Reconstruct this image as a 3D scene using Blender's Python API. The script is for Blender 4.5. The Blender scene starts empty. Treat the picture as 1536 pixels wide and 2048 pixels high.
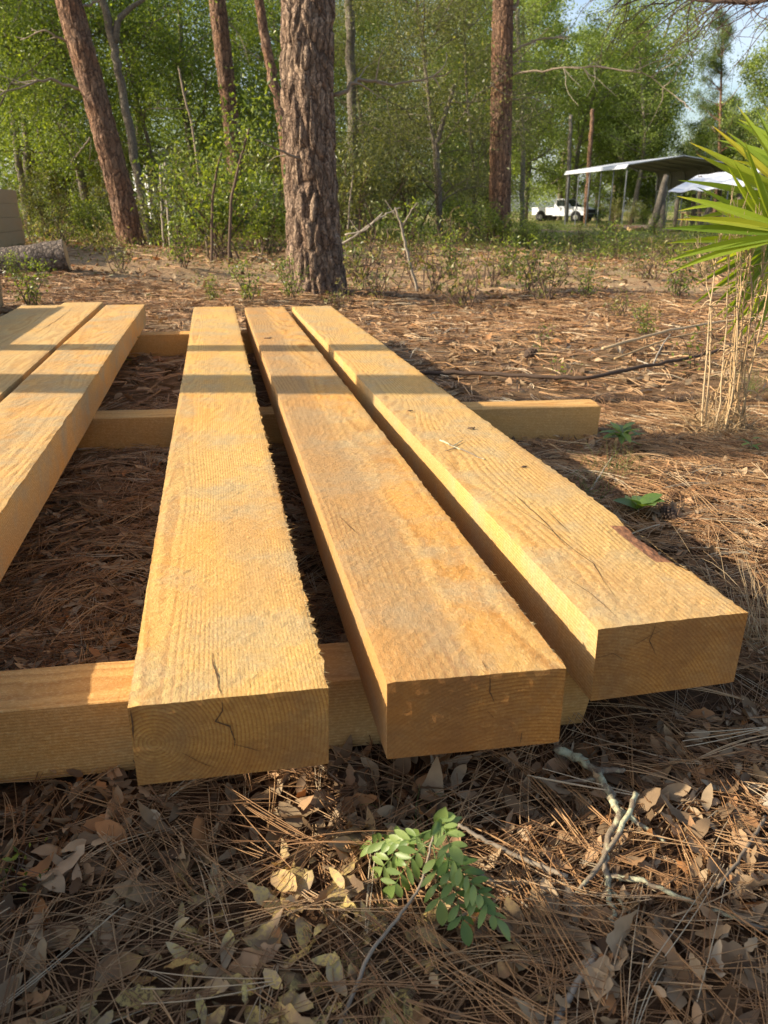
import bpy, math, random
import numpy as np
from mathutils import Matrix, Vector, noise as mnoise
SC = bpy.context.scene
# ---------------------------------------------------------------- camera, sky, sun, exposure
FPX, PITCH, YAW, ROLL, CAMZ = 1592.3, 0.36261, 0.20583, 0.0035, 0.836
cy, sy = math.cos(YAW), math.sin(YAW)
cF = np.array([sy*math.cos(PITCH), cy*math.cos(PITCH), -math.sin(PITCH)])
_R = np.array([cy, -sy, 0.0]); _U = np.cross(_R, cF)
cR = math.cos(ROLL)*_R + math.sin(ROLL)*_U
cU = -math.sin(ROLL)*_R + math.cos(ROLL)*_U
cam_d = bpy.data.cameras.new('camera'); cam = bpy.data.objects.new('camera', cam_d)
SC.collection.objects.link(cam)
mw = Matrix(((cR[0], cU[0], -cF[0], 0), (cR[1], cU[1], -cF[1], 0), (cR[2], cU[2], -cF[2], CAMZ), (0, 0, 0, 1)))
cam.matrix_world = mw
cam_d.sensor_fit = 'VERTICAL'; cam_d.sensor_height = 36; cam_d.sensor_width = 27
cam_d.lens = FPX/2048*36; cam_d.clip_start = .02; cam_d.clip_end = 3000
cam_d.dof.use_dof = True; cam_d.dof.focus_distance = 1.7; cam_d.dof.aperture_fstop = 8.5
SC.camera = cam
SUN_EL, SUN_SLOPE = math.radians(28), 0.05
sa = math.atan(SUN_SLOPE)
sdir = Vector((-math.cos(sa)*math.cos(SUN_EL), math.sin(sa)*math.cos(SUN_EL), math.sin(SUN_EL)))
w = bpy.data.worlds.new('World'); SC.world = w; w.use_nodes = True
wn = w.node_tree.nodes; wl = w.node_tree.links; wn.clear()
wo = wn.new('ShaderNodeOutputWorld'); bg = wn.new('ShaderNodeBackground'); sky = wn.new('ShaderNodeTexSky')
sky.sky_type = 'NISHITA'; sky.sun_disc = False; sky.sun_elevation = SUN_EL
sky.sun_rotation = math.atan2(sdir.x, sdir.y); sky.dust_density = 2.5; sky.ozone_density = 1.0
bg.inputs[1].default_value = 0.128
tc = wn.new('ShaderNodeTexCoord'); mp = wn.new('ShaderNodeMapping'); mp.inputs['Scale'].default_value = (1, 1, 3.5)
cn = wn.new('ShaderNodeTexNoise'); cn.inputs['Scale'].default_value = 3.2; cn.inputs['Detail'].default_value = 7
cr = wn.new('ShaderNodeValToRGB'); cr.color_ramp.elements[0].position = .5; cr.color_ramp.elements[1].position = .8
cr.color_ramp.elements[1].color = (.75, .75, .75, 1)
mx = wn.new('ShaderNodeMix'); mx.data_type = 'RGBA'; mx.inputs[7].default_value = (5.0, 5.3, 5.9, 1)
wl.new(tc.outputs['Generated'], mp.inputs[0]); wl.new(mp.outputs[0], cn.inputs['Vector']); wl.new(cn.outputs[0], cr.inputs[0])
wl.new(cr.outputs[0], mx.inputs[0]); wl.new(sky.outputs[0], mx.inputs[6]); wl.new(mx.outputs[2], bg.inputs[0]); wl.new(bg.outputs[0], wo.inputs[0])
ld = bpy.data.lights.new('sun', 'SUN'); ld.energy = 5.0; ld.angle = math.radians(.53); ld.color = (1, .87, .68)
lo = bpy.data.objects.new('sun', ld); SC.collection.objects.link(lo); lo.rotation_euler = sdir.to_track_quat('Z', 'Y').to_euler(); lo.location = (-8, 0, 12)
SC.view_settings.view_transform = 'Standard'; SC.view_settings.look = 'None'
SC.view_settings.exposure = 0.92; SC.view_settings.gamma = 1
SC.cycles.max_bounces = 8; SC.cycles.transparent_max_bounces = 8; SC.cycles.diffuse_bounces = 4
# ---------------------------------------------------------------- helpers
rng = np.random.default_rng(7); random.seed(7)
def ray(px, py): return FPX*cF + (px-768)*cR - (py-1024)*cU
def at(px, py, z=0.0):                       # a photo pixel on the horizontal plane z
    d = ray(px, py); t = (z-CAMZ)/d[2]; return np.array([d[0]*t, d[1]*t, z])
def atd(px, py, d):                          # a photo pixel at horizontal distance d
    v = ray(px, py); v = v/math.hypot(v[0], v[1]); return np.array([v[0]*d, v[1]*d, CAMZ+v[2]*d])
def cf(r, f, z=0): return np.array([r*cy+f*sy, -r*sy+f*cy, z])   # right / forward of the viewpoint
def sst(a, b, x): t = np.clip((x-a)/(b-a), 0, 1); return t*t*(3-2*t)
_k = []
_g = np.random.default_rng(3)
for lam, amp, n in ((9, .035, 5), (3.2, .014, 6), (1.1, .006, 6), (.35, .003, 6)):
    for i in range(n):
        a = _g.uniform(0, 6.283); _k.append((math.cos(a)*6.283/lam/_g.uniform(.7, 1.4), math.sin(a)*6.283/lam, _g.uniform(0, 6.283), amp))
def gh(x, y):
    x = np.asarray(x, float); y = np.asarray(y, float); s = 0
    d = np.hypot(x, y)
    for kx, ky, p, a in _k:
        s = s + a*np.sin(kx*x+ky*y+p)*(.25+.75*sst(3, 9, d) if a > .01 else 1)
    s = s*(1-.6*sst(40, 90, d))
    s = s*(1-.75*(1-sst(5.9, 7, y))*(1-sst(1.6, 2.4, np.abs(x-.1)))*sst(.9, 1.2, y)) - .012
    return s + .22*sst(8, 16, d)*(1-sst(0, 9, x))
def gz(x, y): return float(gh(x, y))
class MB:
    def __init__(s): s.v = []; s.q = []; s.t = []; s.n = 0; s.r = []; s.qm = []; s.tm = []
    def add(s, v, q=None, t=None, r=0.5, m=0):
        v = np.asarray(v, float).reshape(-1, 3)
        if q is not None and len(q): q = np.asarray(q, int).reshape(-1, 4); s.q.append(q+s.n); s.qm.append(np.full(len(q), m))
        if t is not None and len(t): t = np.asarray(t, int).reshape(-1, 3); s.t.append(t+s.n); s.tm.append(np.full(len(t), m))
        s.v.append(v); s.r.append(np.broadcast_to(np.asarray(r, float), (len(v),)) if np.ndim(r) <= 1 else r); s.n += len(v)
    def box(s, x0, x1, y0, y1, z0, z1, m=0, r=.5):
        v = [(x, y, z) for z in (z0, z1) for y in (y0, y1) for x in (x0, x1)]
        s.add(v, [(0, 2, 3, 1), (4, 5, 7, 6), (0, 1, 5, 4), (2, 6, 7, 3), (0, 4, 6, 2), (1, 3, 7, 5)], m=m, r=r)
    def tube(s, pts, rad, n=7, m=0, r=.5, cap=True, wob=0):
        pts = np.asarray(pts, float); k = len(pts); rad = np.broadcast_to(np.asarray(rad, float), (k,))
        tg = np.gradient(pts, axis=0); tg /= np.linalg.norm(tg, axis=1)[:, None]+1e-9
        up = np.array([0, 0, 1.]) if abs(tg[0][2]) < .9 else np.array([1., 0, 0])
        a = np.cross(tg, up); a /= np.linalg.norm(a, axis=1)[:, None]+1e-9; b = np.cross(a, tg)
        th = np.arange(n)*2*math.pi/n
        R = rad[:, None]*(1+(wob*rng.uniform(-1, 1, (k, n)) if wob else 0))*np.ones((k, n))
        v = pts[:, None, :]+R[..., None]*(np.cos(th)[None, :, None]*a[:, None, :]+np.sin(th)[None, :, None]*b[:, None, :])
        i = np.arange(k-1)[:, None]*n; j = np.arange(n)[None, :]; j2 = (j+1) % n
        q = np.stack([i+j, i+j2, i+n+j2, i+n+j], -1).reshape(-1, 4)
        v = v.reshape(-1, 3); t = []
        if cap:
            v = np.vstack([v, pts[0], pts[-1]]); e = (k-1)*n
            t = [(k*n, (u+1) % n, u) for u in range(n)]+[(k*n+1, e+u, e+(u+1) % n) for u in range(n)]
        s.add(v, q, t, r=r, m=m)
    def build(s, name, mats, parent=None, smooth=True, loc=None):
        me = bpy.data.meshes.new(name); v = np.vstack(s.v)
        if loc is not None: v = v-np.asarray(loc, float)
        Q = np.vstack(s.q) if s.q else np.zeros((0, 4), int); T = np.vstack(s.t) if s.t else np.zeros((0, 3), int)
        me.vertices.add(len(v)); me.vertices.foreach_set('co', v.astype(np.float32).ravel())
        me.loops.add(Q.size+T.size); me.loops.foreach_set('vertex_index', np.concatenate([Q.ravel(), T.ravel()]).astype(np.int32))
        nf = len(Q)+len(T); me.polygons.add(nf)
        st = np.concatenate([np.arange(len(Q))*4, len(Q)*4+np.arange(len(T))*3])
        me.polygons.foreach_set('loop_start', st.astype(np.int32))
        mi = np.concatenate(s.qm+s.tm) if (s.qm or s.tm) else np.zeros(0)
        me.polygons.foreach_set('material_index', mi.astype(np.int32))
        me.polygons.foreach_set('use_smooth', np.full(nf, smooth))
        at_ = me.attributes.new('rnd', 'FLOAT', 'POINT'); at_.data.foreach_set('value', np.concatenate(s.r).astype(np.float32))
        me.update(calc_edges=True); me.validate()
        for m in (mats if isinstance(mats, (list, tuple)) else [mats]): me.materials.append(m)
        o = bpy.data.objects.new(name, me); SC.collection.objects.link(o)
        if loc is not None: o.location = loc
        if parent is not None: o.parent = parent; 
        return o
def tag(o, label=None, cat=None, group=None, kind=None):
    if label: o['label'] = label
    if cat: o['category'] = cat
    if group: o['group'] = group
    if kind: o['kind'] = kind
    return o
def empty(name, loc, label, cat, group=None, rz=0):
    o = bpy.data.objects.new(name, None); SC.collection.objects.link(o); o.location = loc; o.rotation_euler[2] = rz
    o.empty_display_size = .1; return tag(o, label, cat, group)
def copy_tree(o, loc, rz, sc, label, group=None):
    c = o.copy(); SC.collection.objects.link(c); c.location = loc; c.rotation_euler = (0, 0, rz); c.scale = (sc, sc, sc)
    c['label'] = label
    if group: c['group'] = group
    for ch in o.children:
        d = ch.copy(); SC.collection.objects.link(d); d.parent = c
    return c
# ---------------------------------------------------------------- materials
class N:
    def __init__(s, name):
        s.m = bpy.data.materials.new(name); s.m.use_nodes = True; s.t = s.m.node_tree; s.t.nodes.clear()
        s.out = s.new('ShaderNodeOutputMaterial')
    def new(s, k, **kw):
        n = s.t.nodes.new(k)
        for a, b in kw.items(): setattr(n, a, b)
        return n
    def put(s, sock, val):
        if val is None: return
        if isinstance(val, bpy.types.NodeSocket): s.t.links.new(val, sock)
        else: sock.default_value = val
    def coord(s, k='Object'): return s.new('ShaderNodeTexCoord').outputs[k]
    def attr(s, name='rnd'): return s.new('ShaderNodeAttribute', attribute_name=name).outputs['Fac']
    def map(s, v, scale=(1, 1, 1), loc=(0, 0, 0), rot=(0, 0, 0)):
        n = s.new('ShaderNodeMapping'); s.put(n.inputs[0], v); n.inputs['Scale'].default_value = scale
        n.inputs['Location'].default_value = loc; n.inputs['Rotation'].default_value = rot; return n.outputs[0]
    def noise(s, v, scale, detail=4, rough=.55, out=0, dist=0):
        n = s.new('ShaderNodeTexNoise'); s.put(n.inputs['Vector'], v); n.inputs['Scale'].default_value = scale
        n.inputs['Detail'].default_value = detail; n.inputs['Roughness'].default_value = rough; n.inputs['Distortion'].default_value = dist
        return n.outputs[out]
    def vor(s, v, scale, feature='F1', out=0, rnd=1):
        n = s.new('ShaderNodeTexVoronoi', feature=feature); s.put(n.inputs['Vector'], v); n.inputs['Scale'].default_value = scale
        n.inputs['Randomness'].default_value = rnd; return n.outputs[out]
    def math(s, op, a, b=0, c=None):
        n = s.new('ShaderNodeMath', operation=op); s.put(n.inputs[0], a); s.put(n.inputs[1], b)
        if c is not None: s.put(n.inputs[2], c)
        return n.outputs[0]
    def vm(s, op, a, b=None, out=0):
        n = s.new('ShaderNodeVectorMath', operation=op); s.put(n.inputs[0], a)
        if b is not None: s.put(n.inputs[1], b)
        return n.outputs[out]
    def ramp(s, f, stops):
        n = s.new('ShaderNodeValToRGB'); s.put(n.inputs[0], f); e = n.color_ramp.elements
        while len(e) < len(stops): e.new(.5)
        for i, (p, c) in enumerate(stops):
            e[i].position = p; e[i].color = tuple(c)+(1,) if not isinstance(c, (int, float)) else (c, c, c, 1)
        return n.outputs[0]
    def mix(s, f, a, b, mode='MIX'):
        n = s.new('ShaderNodeMix', data_type='RGBA', blend_type=mode); s.put(n.inputs[0], f)
        for k, c in ((6, a), (7, b)): s.put(n.inputs[k], c if isinstance(c, bpy.types.NodeSocket) else tuple(c)+(1,))
        return n.outputs[2]
    def bump(s, h, strength=.5, dist=.01, nrm=None):
        n = s.new('ShaderNodeBump'); s.put(n.inputs['Height'], h); n.inputs['Strength'].default_value = strength
        n.inputs['Distance'].default_value = dist; s.put(n.inputs['Normal'], nrm); return n.outputs[0]
    def surf(s, col, rough=.7, nrm=None, spec=.3, metal=0, **kw):
        p = s.new('ShaderNodeBsdfPrincipled'); s.put(p.inputs['Base Color'], col if isinstance(col, bpy.types.NodeSocket) else tuple(col)+(1,))
        s.put(p.inputs['Roughness'], rough); p.inputs['Specular IOR Level'].default_value = spec; p.inputs['Metallic'].default_value = metal
        s.put(p.inputs['Normal'], nrm)
        for k, v in kw.items(): s.put(p.inputs[k], v)
        s.t.links.new(p.outputs[0], s.out.inputs[0]); return p
    def leafy(s, col, trans, rough=.5, fac=.45, spec=.35):
        p = s.surf(col, rough, spec=spec); tr = s.new('ShaderNodeBsdfTranslucent'); s.put(tr.inputs[0], trans)
        a = s.new('ShaderNodeMixShader'); a.inputs[0].default_value = fac
        s.t.links.new(p.outputs[0], a.inputs[1]); s.t.links.new(tr.outputs[0], a.inputs[2]); s.t.links.new(a.outputs[0], s.out.inputs[0]); return s.m
def plain(name, col, rough=.6, metal=0, var=.15, scale=8, bump=0):
    n = N(name); c = n.noise(n.coord(), scale, 5)
    k = n.mix(c, [x*(1-var) for x in col], [min(1, x*(1+var)) for x in col])
    n.surf(k, rough, n.bump(c, bump, .01) if bump else None, metal=metal); return n.m
def wood(name, pith=(.1, -.05), freq=1/.0042, tint=(.64, .41, .13), dark=(.42, .20, .06), orange=.4, grey=.25, seed=0., warp=.012, slope=0.0, aged=0.0, stain=None, end=False):
    n = N(name); o = n.coord('Object'); sh = n.map(o, loc=(seed, seed*1.7, seed*.6))
    lo = n.map(o, scale=(1, .28, 1), loc=(seed*3, 0, 0))
    wv = n.vm('SUBTRACT', n.noise(lo, 2.6, 2, .5, out=1), (.5, .5, .5)); sc = n.new('ShaderNodeVectorMath', operation='SCALE')
    n.put(sc.inputs[0], wv); sc.inputs['Scale'].default_value = warp*4
    wv2 = n.vm('SUBTRACT', n.noise(n.map(o, scale=(1, .5, 1)), 14, 2, .5, out=1), (.5, .5, .5)); sc2 = n.new('ShaderNodeVectorMath', operation='SCALE')
    n.put(sc2.inputs[0], wv2); sc2.inputs['Scale'].default_value = .0022
    v = n.vm('ADD', n.vm('ADD', o, sc.outputs[0]), sc2.outputs[0]); sp = n.new('ShaderNodeSeparateXYZ'); n.put(sp.inputs[0], v)
    x = n.math('SUBTRACT', sp.outputs[0], pith[0]); z = n.math('SUBTRACT', sp.outputs[2], pith[1]); z = n.math('SUBTRACT', z, n.math('MULTIPLY', sp.outputs[1], slope))
    r = n.math('SQRT', n.math('ADD', n.math('MULTIPLY', x, x), n.math('MULTIPLY', z, z)))
    ring = n.math('FRACT', n.math('MULTIPLY', r, freq))
    rr = n.ramp(ring, [(0, .0), (.45, .2), (.75, 1), (.9, .8), (1, 0)])
    fib = n.noise(n.map(sh, scale=(60, 3, 60)), 4, 3, .6)
    fine = n.noise(n.map(sh, scale=(1, .55, 1)), 210, 4, .8); mid = n.noise(sh, 38, 4, .6)
    saw = n.noise(n.map(sh, scale=(.6, 16, .6)), 9, 2, .5)
    big = n.noise(n.map(sh, scale=(1, .35, 1)), 5.5, 4, .55); big2 = n.noise(n.map(sh, scale=(1, .5, 1), loc=(9, 3, 1)), 4.2, 5, .6)
    c = n.mix(big, [a*.93 for a in tint], [min(1, a*1.07) for a in tint])
    c = n.mix(n.math('MULTIPLY', rr, n.math('MULTIPLY_ADD', n.noise(n.map(sh, scale=(1, .3, 1)), 11, 3), 1.3, .12)), c, dark)
    c = n.mix(n.math('MULTIPLY', n.ramp(big2, [(.44, 0), (.64, 1)]), orange), c, (.62, .285, .055))
    c = n.mix(n.math('MULTIPLY', n.ramp(n.noise(n.map(sh, scale=(1.2, .22, 1), loc=(2, 5, 7)), 7, 5, .6), [(.47, 0), (.62, 1)]), .5), c, (.40, .25, .115))
    c = n.mix(n.math('MULTIPLY', n.ramp(n.noise(n.map(sh, loc=(4, 8, 2)), 6, 6, .65), [(.47, 0), (.66, 1)]), grey), c, (.37, .305, .185))
    c = n.mix(n.math('MULTIPLY', n.ramp(fine, [(.5, 0), (.68, 1)]), .35), c, (.82, .60, .29))
    c = n.mix(n.math('MULTIPLY', n.ramp(fine, [(.33, 1), (.47, 0)]), .38), c, (.32, .17, .06))
    c = n.mix(n.math('MULTIPLY', n.ramp(mid, [(.4, 0), (.62, 1)]), .16), c, (.40, .24, .08))
    kn = n.vor(n.map(sh, scale=(1, .45, 1)), 3.1); c = n.mix(n.math('MULTIPLY', n.ramp(kn, [(.015, 1), (.075, 0)]), .6), c, (.26, .12, .04))
    if stain:
        sx_ = n.new('ShaderNodeSeparateXYZ'); n.put(sx_.inputs[0], o); q = n.math('ADD', sx_.outputs[0], n.math('MULTIPLY', n.noise(lo, 5, 4), .10))
        c = n.mix(n.math('MULTIPLY', n.ramp(q, [(stain+.035, 1), (stain+.06, 0)]), .42), c, (.27, .165, .085))
    if end:
        c = n.mix(n.math('MULTIPLY', n.ramp(n.noise(n.map(sh, loc=(3, 3, 3)), 13, 5, .65), [(.45, 0), (.62, 1)]), .5), c, (.30, .17, .08))
        c = n.mix(n.math('MULTIPLY', rr, .14), c, (.30, .15, .06)); c = n.mix(1, c, (.80, .63, .46), 'MULTIPLY')
    if aged: c = n.mix(aged, c, (.30, .23, .15))
    h = n.math('ADD', n.math('MULTIPLY', fine, 1.1), n.math('ADD', n.math('MULTIPLY', rr, -.03), n.math('ADD', n.math('MULTIPLY', mid, .35), n.math('MULTIPLY', saw, .25))))
    n.surf(c, .82, n.bump(h, .7, .0028), spec=.15); return n.m
def attr_mat(name, stops, rough=.75, trans=None, fac=.3, bump=0, dust=False, spec=.25):
    n = N(name); c = n.ramp(n.attr(), stops); g = n.coord()
    f = n.noise(g, 60, 4, .6); c = n.mix(n.math('MULTIPLY', f, .5), c, (.05, .03, .02), 'MIX')
    if dust:
        p = n.new('ShaderNodeNewGeometry').outputs['Position']
        d = n.vm('DISTANCE', n.map(p, scale=(.75, 1, 1)), (.03, .70, .0), out=1)
        zone = n.ramp(d, [(.08, 1), (.26, 0)])
        sp = n.ramp(n.noise(p, 190, 3, .8), [(.42, 0), (.52, 1)])
        pt = n.ramp(n.noise(p, 16, 4, .6), [(.42, 0), (.56, 1)])
        c = n.mix(n.math('MULTIPLY', n.math('MULTIPLY', sp, pt), n.math('MULTIPLY', zone, .9)), c, (.62, .47, .15))
    if trans:
        t = n.mix(1, c, trans, 'MULTIPLY'); return n.leafy(c, t, rough, fac, spec)
    n.surf(c, rough, n.bump(f, bump, .003) if bump else None, spec=spec); return n.m
MT = {}
MT['needle'] = attr_mat('dry_pine_needles', [(0, (.17, .085, .035)), (.3, (.31, .16, .07)), (.6, (.50, .28, .12)), (.85, (.64, .42, .22)), (1, (.66, .54, .36))], .55, spec=.4)
MT['leaf_litter'] = attr_mat('dry_oak_leaves', [(0, (.11, .065, .035)), (.25, (.25, .165, .09)), (.5, (.40, .28, .16)), (.75, (.54, .40, .24)), (.9, (.50, .22, .07)), (1, (.68, .55, .36))], .7, trans=(1, .7, .45), fac=.2, dust=True)
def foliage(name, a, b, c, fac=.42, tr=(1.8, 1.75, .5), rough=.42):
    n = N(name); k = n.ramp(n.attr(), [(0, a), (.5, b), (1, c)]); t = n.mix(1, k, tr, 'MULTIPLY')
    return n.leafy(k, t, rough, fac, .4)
MT['oak'] = foliage('oak_foliage', (.045, .075, .014), (.10, .15, .027), (.27, .33, .055))
MT['oak2'] = foliage('fresh_foliage', (.06, .10, .018), (.14, .195, .033), (.32, .38, .07))
MT['olive'] = foliage('olive_foliage', (.055, .068, .024), (.12, .135, .042), (.27, .27, .09), fac=.35)
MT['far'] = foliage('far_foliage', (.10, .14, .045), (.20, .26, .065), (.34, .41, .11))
MT['pineneedle'] = foliage('green_pine_needles', (.05, .08, .025), (.09, .13, .035), (.15, .19, .05), fac=.25)
MT['shrub'] = foliage('shrub_foliage', (.04, .07, .015), (.11, .15, .028), (.26, .31, .055), rough=.35)
MT['dryshrub'] = foliage('dry_shrub_foliage', (.08, .10, .03), (.18, .19, .055), (.36, .31, .11), tr=(1.2, 1.1, .5))
MT['palm'] = foliage('palmetto_blade', (.12, .20, .025), (.25, .34, .035), (.62, .50, .06), rough=.35, tr=(1.9, 1.6, .3), fac=.5)
MT['sapling'] = foliage('sapling_leaf', (.05, .10, .02), (.12, .19, .045), (.26, .33, .10), fac=.3)
MT['straw'] = attr_mat('dry_grass_straw', [(0, (.34, .22, .11)), (.5, (.52, .35, .17)), (1, (.62, .47, .28))], .6)
MT['grass'] = foliage('thin_green_grass', (.08, .13, .03), (.16, .21, .06), (.30, .28, .11))
MT['twig'] = attr_mat('grey_twig', [(0, (.15, .11, .075)), (.5, (.28, .225, .16)), (1, (.46, .40, .31))], .8, bump=.6)
MT['darktwig'] = attr_mat('brown_stick', [(0, (.06, .04, .03)), (.5, (.12, .08, .055)), (1, (.30, .21, .13))], .8, bump=.6)
def lichen():
    n = N('lichened_bark'); o = n.coord(); f = n.noise(o, 55, 5, .7); g = n.noise(o, 12, 3)
    c = n.mix(f, (.10, .075, .055), (.28, .22, .15)); c = n.mix(n.ramp(n.math('ADD', n.math('MULTIPLY', f, .5), n.math('MULTIPLY', g, .5)), [(.5, 0), (.58, 1)]), c, (.42, .42, .27))
    n.surf(c, .9, n.bump(f, .8, .004)); return n.m
MT['lichen'] = lichen()
def bark(name, a, b, crack, sx=14, sz=4.0, dist=.02, patch=None):
    n = N(name); o = n.coord()
    wv = n.vm('ADD', o, n.vm('MULTIPLY', n.noise(o, 9, 4, .7, out=1), (.11, .11, .11)))
    m = n.map(wv, scale=(sx, sx, sz)); e0 = n.vor(m, 1, 'DISTANCE_TO_EDGE'); e1 = n.vor(n.map(wv, scale=(sx*2.7, sx*2.7, sz*3.2)), 1, 'DISTANCE_TO_EDGE'); e = n.math('MINIMUM', e0, n.math('MULTIPLY_ADD', e1, 1.1, .055)); cell = n.vor(m, 1, 'F1', out=1)
    sp = n.new('ShaderNodeSeparateColor'); n.put(sp.inputs[0], cell)
    f = n.noise(n.map(o, scale=(1, 1, .4)), 45, 6, .65); big = n.noise(o, 2.2, 4)
    c = n.mix(sp.outputs[0], a, b); c = n.mix(n.math('MULTIPLY', f, .6), c, [x*.45 for x in a]); c = n.mix(n.ramp(big, [(.4, 0), (.65, .5)]), c, (patch or (.29, .22, .165)))
    er = n.ramp(n.math('ADD', e, n.math('MULTIPLY', f, .10)), [(.05, 0), (.17, 1)]); c = n.mix(er, crack, c)
    h = n.math('ADD', n.ramp(e, [(0, 0), (.22, 1)]), n.math('MULTIPLY', f, .45))
    n.surf(c, .88, n.bump(h, 1, dist), spec=.2); return n.m
MT['pine'] = bark('pine_bark', (.33, .215, .145), (.55, .395, .27), (.06, .038, .027), 15, 3.4, .03)
MT['pine_far'] = bark('pine_bark_rust', (.30, .155, .09), (.50, .29, .165), (.05, .028, .02), 14, 3.4, .03)
MT['oakbark'] = bark('grey_oak_bark', (.20, .165, .125), (.34, .29, .22), (.08, .065, .05), 30, 9, .01, (.36, .33, .25))
MT['logbark'] = bark('old_log_bark', (.20, .16, .13), (.32, .27, .23), (.05, .04, .03), 16, 10, .02)
MT['logend'] = wood('log_end_wood', (0, 0), 1/.008, (.46, .33, .18), (.25, .15, .07), .1, .5, 4)
def ground_mat():
    n = N('needle_covered_soil'); p = n.new('ShaderNodeNewGeometry').outputs['Position']
    a = n.noise(n.map(p, scale=(1, 3, 1)), 34, 6, .7); b = n.noise(p, 1.1, 5, .6); c1 = n.noise(p, 90, 4, .7)
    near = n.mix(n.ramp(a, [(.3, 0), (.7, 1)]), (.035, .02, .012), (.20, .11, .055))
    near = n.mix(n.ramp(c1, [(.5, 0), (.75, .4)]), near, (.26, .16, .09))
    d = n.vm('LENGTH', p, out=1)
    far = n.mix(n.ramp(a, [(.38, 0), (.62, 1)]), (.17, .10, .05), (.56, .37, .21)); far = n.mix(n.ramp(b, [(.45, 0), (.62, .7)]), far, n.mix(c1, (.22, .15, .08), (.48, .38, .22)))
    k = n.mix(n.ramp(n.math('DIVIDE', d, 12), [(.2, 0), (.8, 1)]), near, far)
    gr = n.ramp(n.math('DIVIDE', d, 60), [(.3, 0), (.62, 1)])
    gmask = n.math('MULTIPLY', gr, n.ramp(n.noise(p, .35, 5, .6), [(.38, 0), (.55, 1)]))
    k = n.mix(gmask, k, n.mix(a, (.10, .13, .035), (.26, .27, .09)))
    n.surf(k, .95, n.bump(n.math('ADD', a, n.math('MULTIPLY', c1, .5)), .9, .02), spec=.1); return n.m
MT['ground'] = ground_mat()
MT['crack'] = plain('wood_crack', (.10, .05, .02), .9)
MT['wane'] = plain('inner_bark', (.27, .12, .055), .9, var=.5, scale=60, bump=.8)
MT['fuzz'] = plain('wood_fibre', (.66, .46, .20), .9, var=.3, scale=90)
# ---------------------------------------------------------------- ground
sp = np.sinh(np.linspace(-1, 1, 321)*7.0)/math.sinh(7.0)
gx = sp*420; t = np.linspace(0, 1, 420); gy = -4+ (np.sinh(t*6.6)/math.sinh(6.6))*640
X, Y = np.meshgrid(gx, gy); Z = gh(X, Y)
Z = Z-.0*X
g = MB(); nx, ny = len(gx), len(gy); i = (np.arange(ny-1)[:, None]*nx+np.arange(nx-1)[None, :])
g.add(np.stack([X, Y, Z], -1), np.stack([i, i+1, i+nx+1, i+nx], -1))
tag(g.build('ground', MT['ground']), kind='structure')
# ---------------------------------------------------------------- leaf and needle clouds
def frames(n, tilt):                           # random frames: d along, s across, u up, tilted from the horizontal
    a = rng.uniform(0, 2*math.pi, n); e = rng.normal(0, tilt, n); rl = rng.normal(0, tilt*1.3, n)
    d = np.stack([np.cos(a)*np.cos(e), np.sin(a)*np.cos(e), np.sin(e)], -1); s0 = np.stack([-np.sin(a), np.cos(a), 0*a], -1)
    u0 = np.cross(d, s0); s = s0*np.cos(rl)[:, None]+u0*np.sin(rl)[:, None]; return d, s, np.cross(d, s)
def litter_leaves(mb, P, ln, tilt=.35):
    n = len(P); d, s, u = frames(n, tilt); K = 10; t = np.linspace(0, 1, K)
    kind = rng.integers(0, 3, n); wl_ = rng.uniform(.26, .50, n)
    prof = np.sin(math.pi*np.clip(t, .0, 1)**.85)**.8
    lob = 1+np.where(kind == 1, .22, .04)[:, None]*np.sin(t[None]*math.pi*6+rng.uniform(0, 6, n)[:, None])
    wd = (prof[None]*lob*wl_[:, None]*.5+.006)*ln[:, None]
    curl = rng.normal(0, .4, n)[:, None]; cup = rng.normal(.12, .28, n)[:, None]
    bend = curl*(t[None]-.5)**2*ln[:, None]*1.6
    ctr = P[:, None]+d[:, None]*((t[None]-.5)*ln[:, None])[..., None]+u[:, None]*bend[..., None]
    rip = rng.normal(0, .022, (n, K))*ln[:, None]
    L = ctr+s[:, None]*wd[..., None]+u[:, None]*(cup*wd+rip)[..., None]
    Rr = ctr-s[:, None]*wd[..., None]+u[:, None]*(cup*wd-rip)[..., None]
    V = np.stack([L, ctr, Rr], 2)             # n,K,3,3
    b = np.arange(n)[:, None, None]*K*3+np.arange(K-1)[None, :, None]*3+np.arange(2)[None, None, :]
    mb.add(V.reshape(-1, 3), np.stack([b, b+1, b+4, b+3], -1), r=np.repeat(rng.uniform(0, 1, n), K*3))
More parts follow.
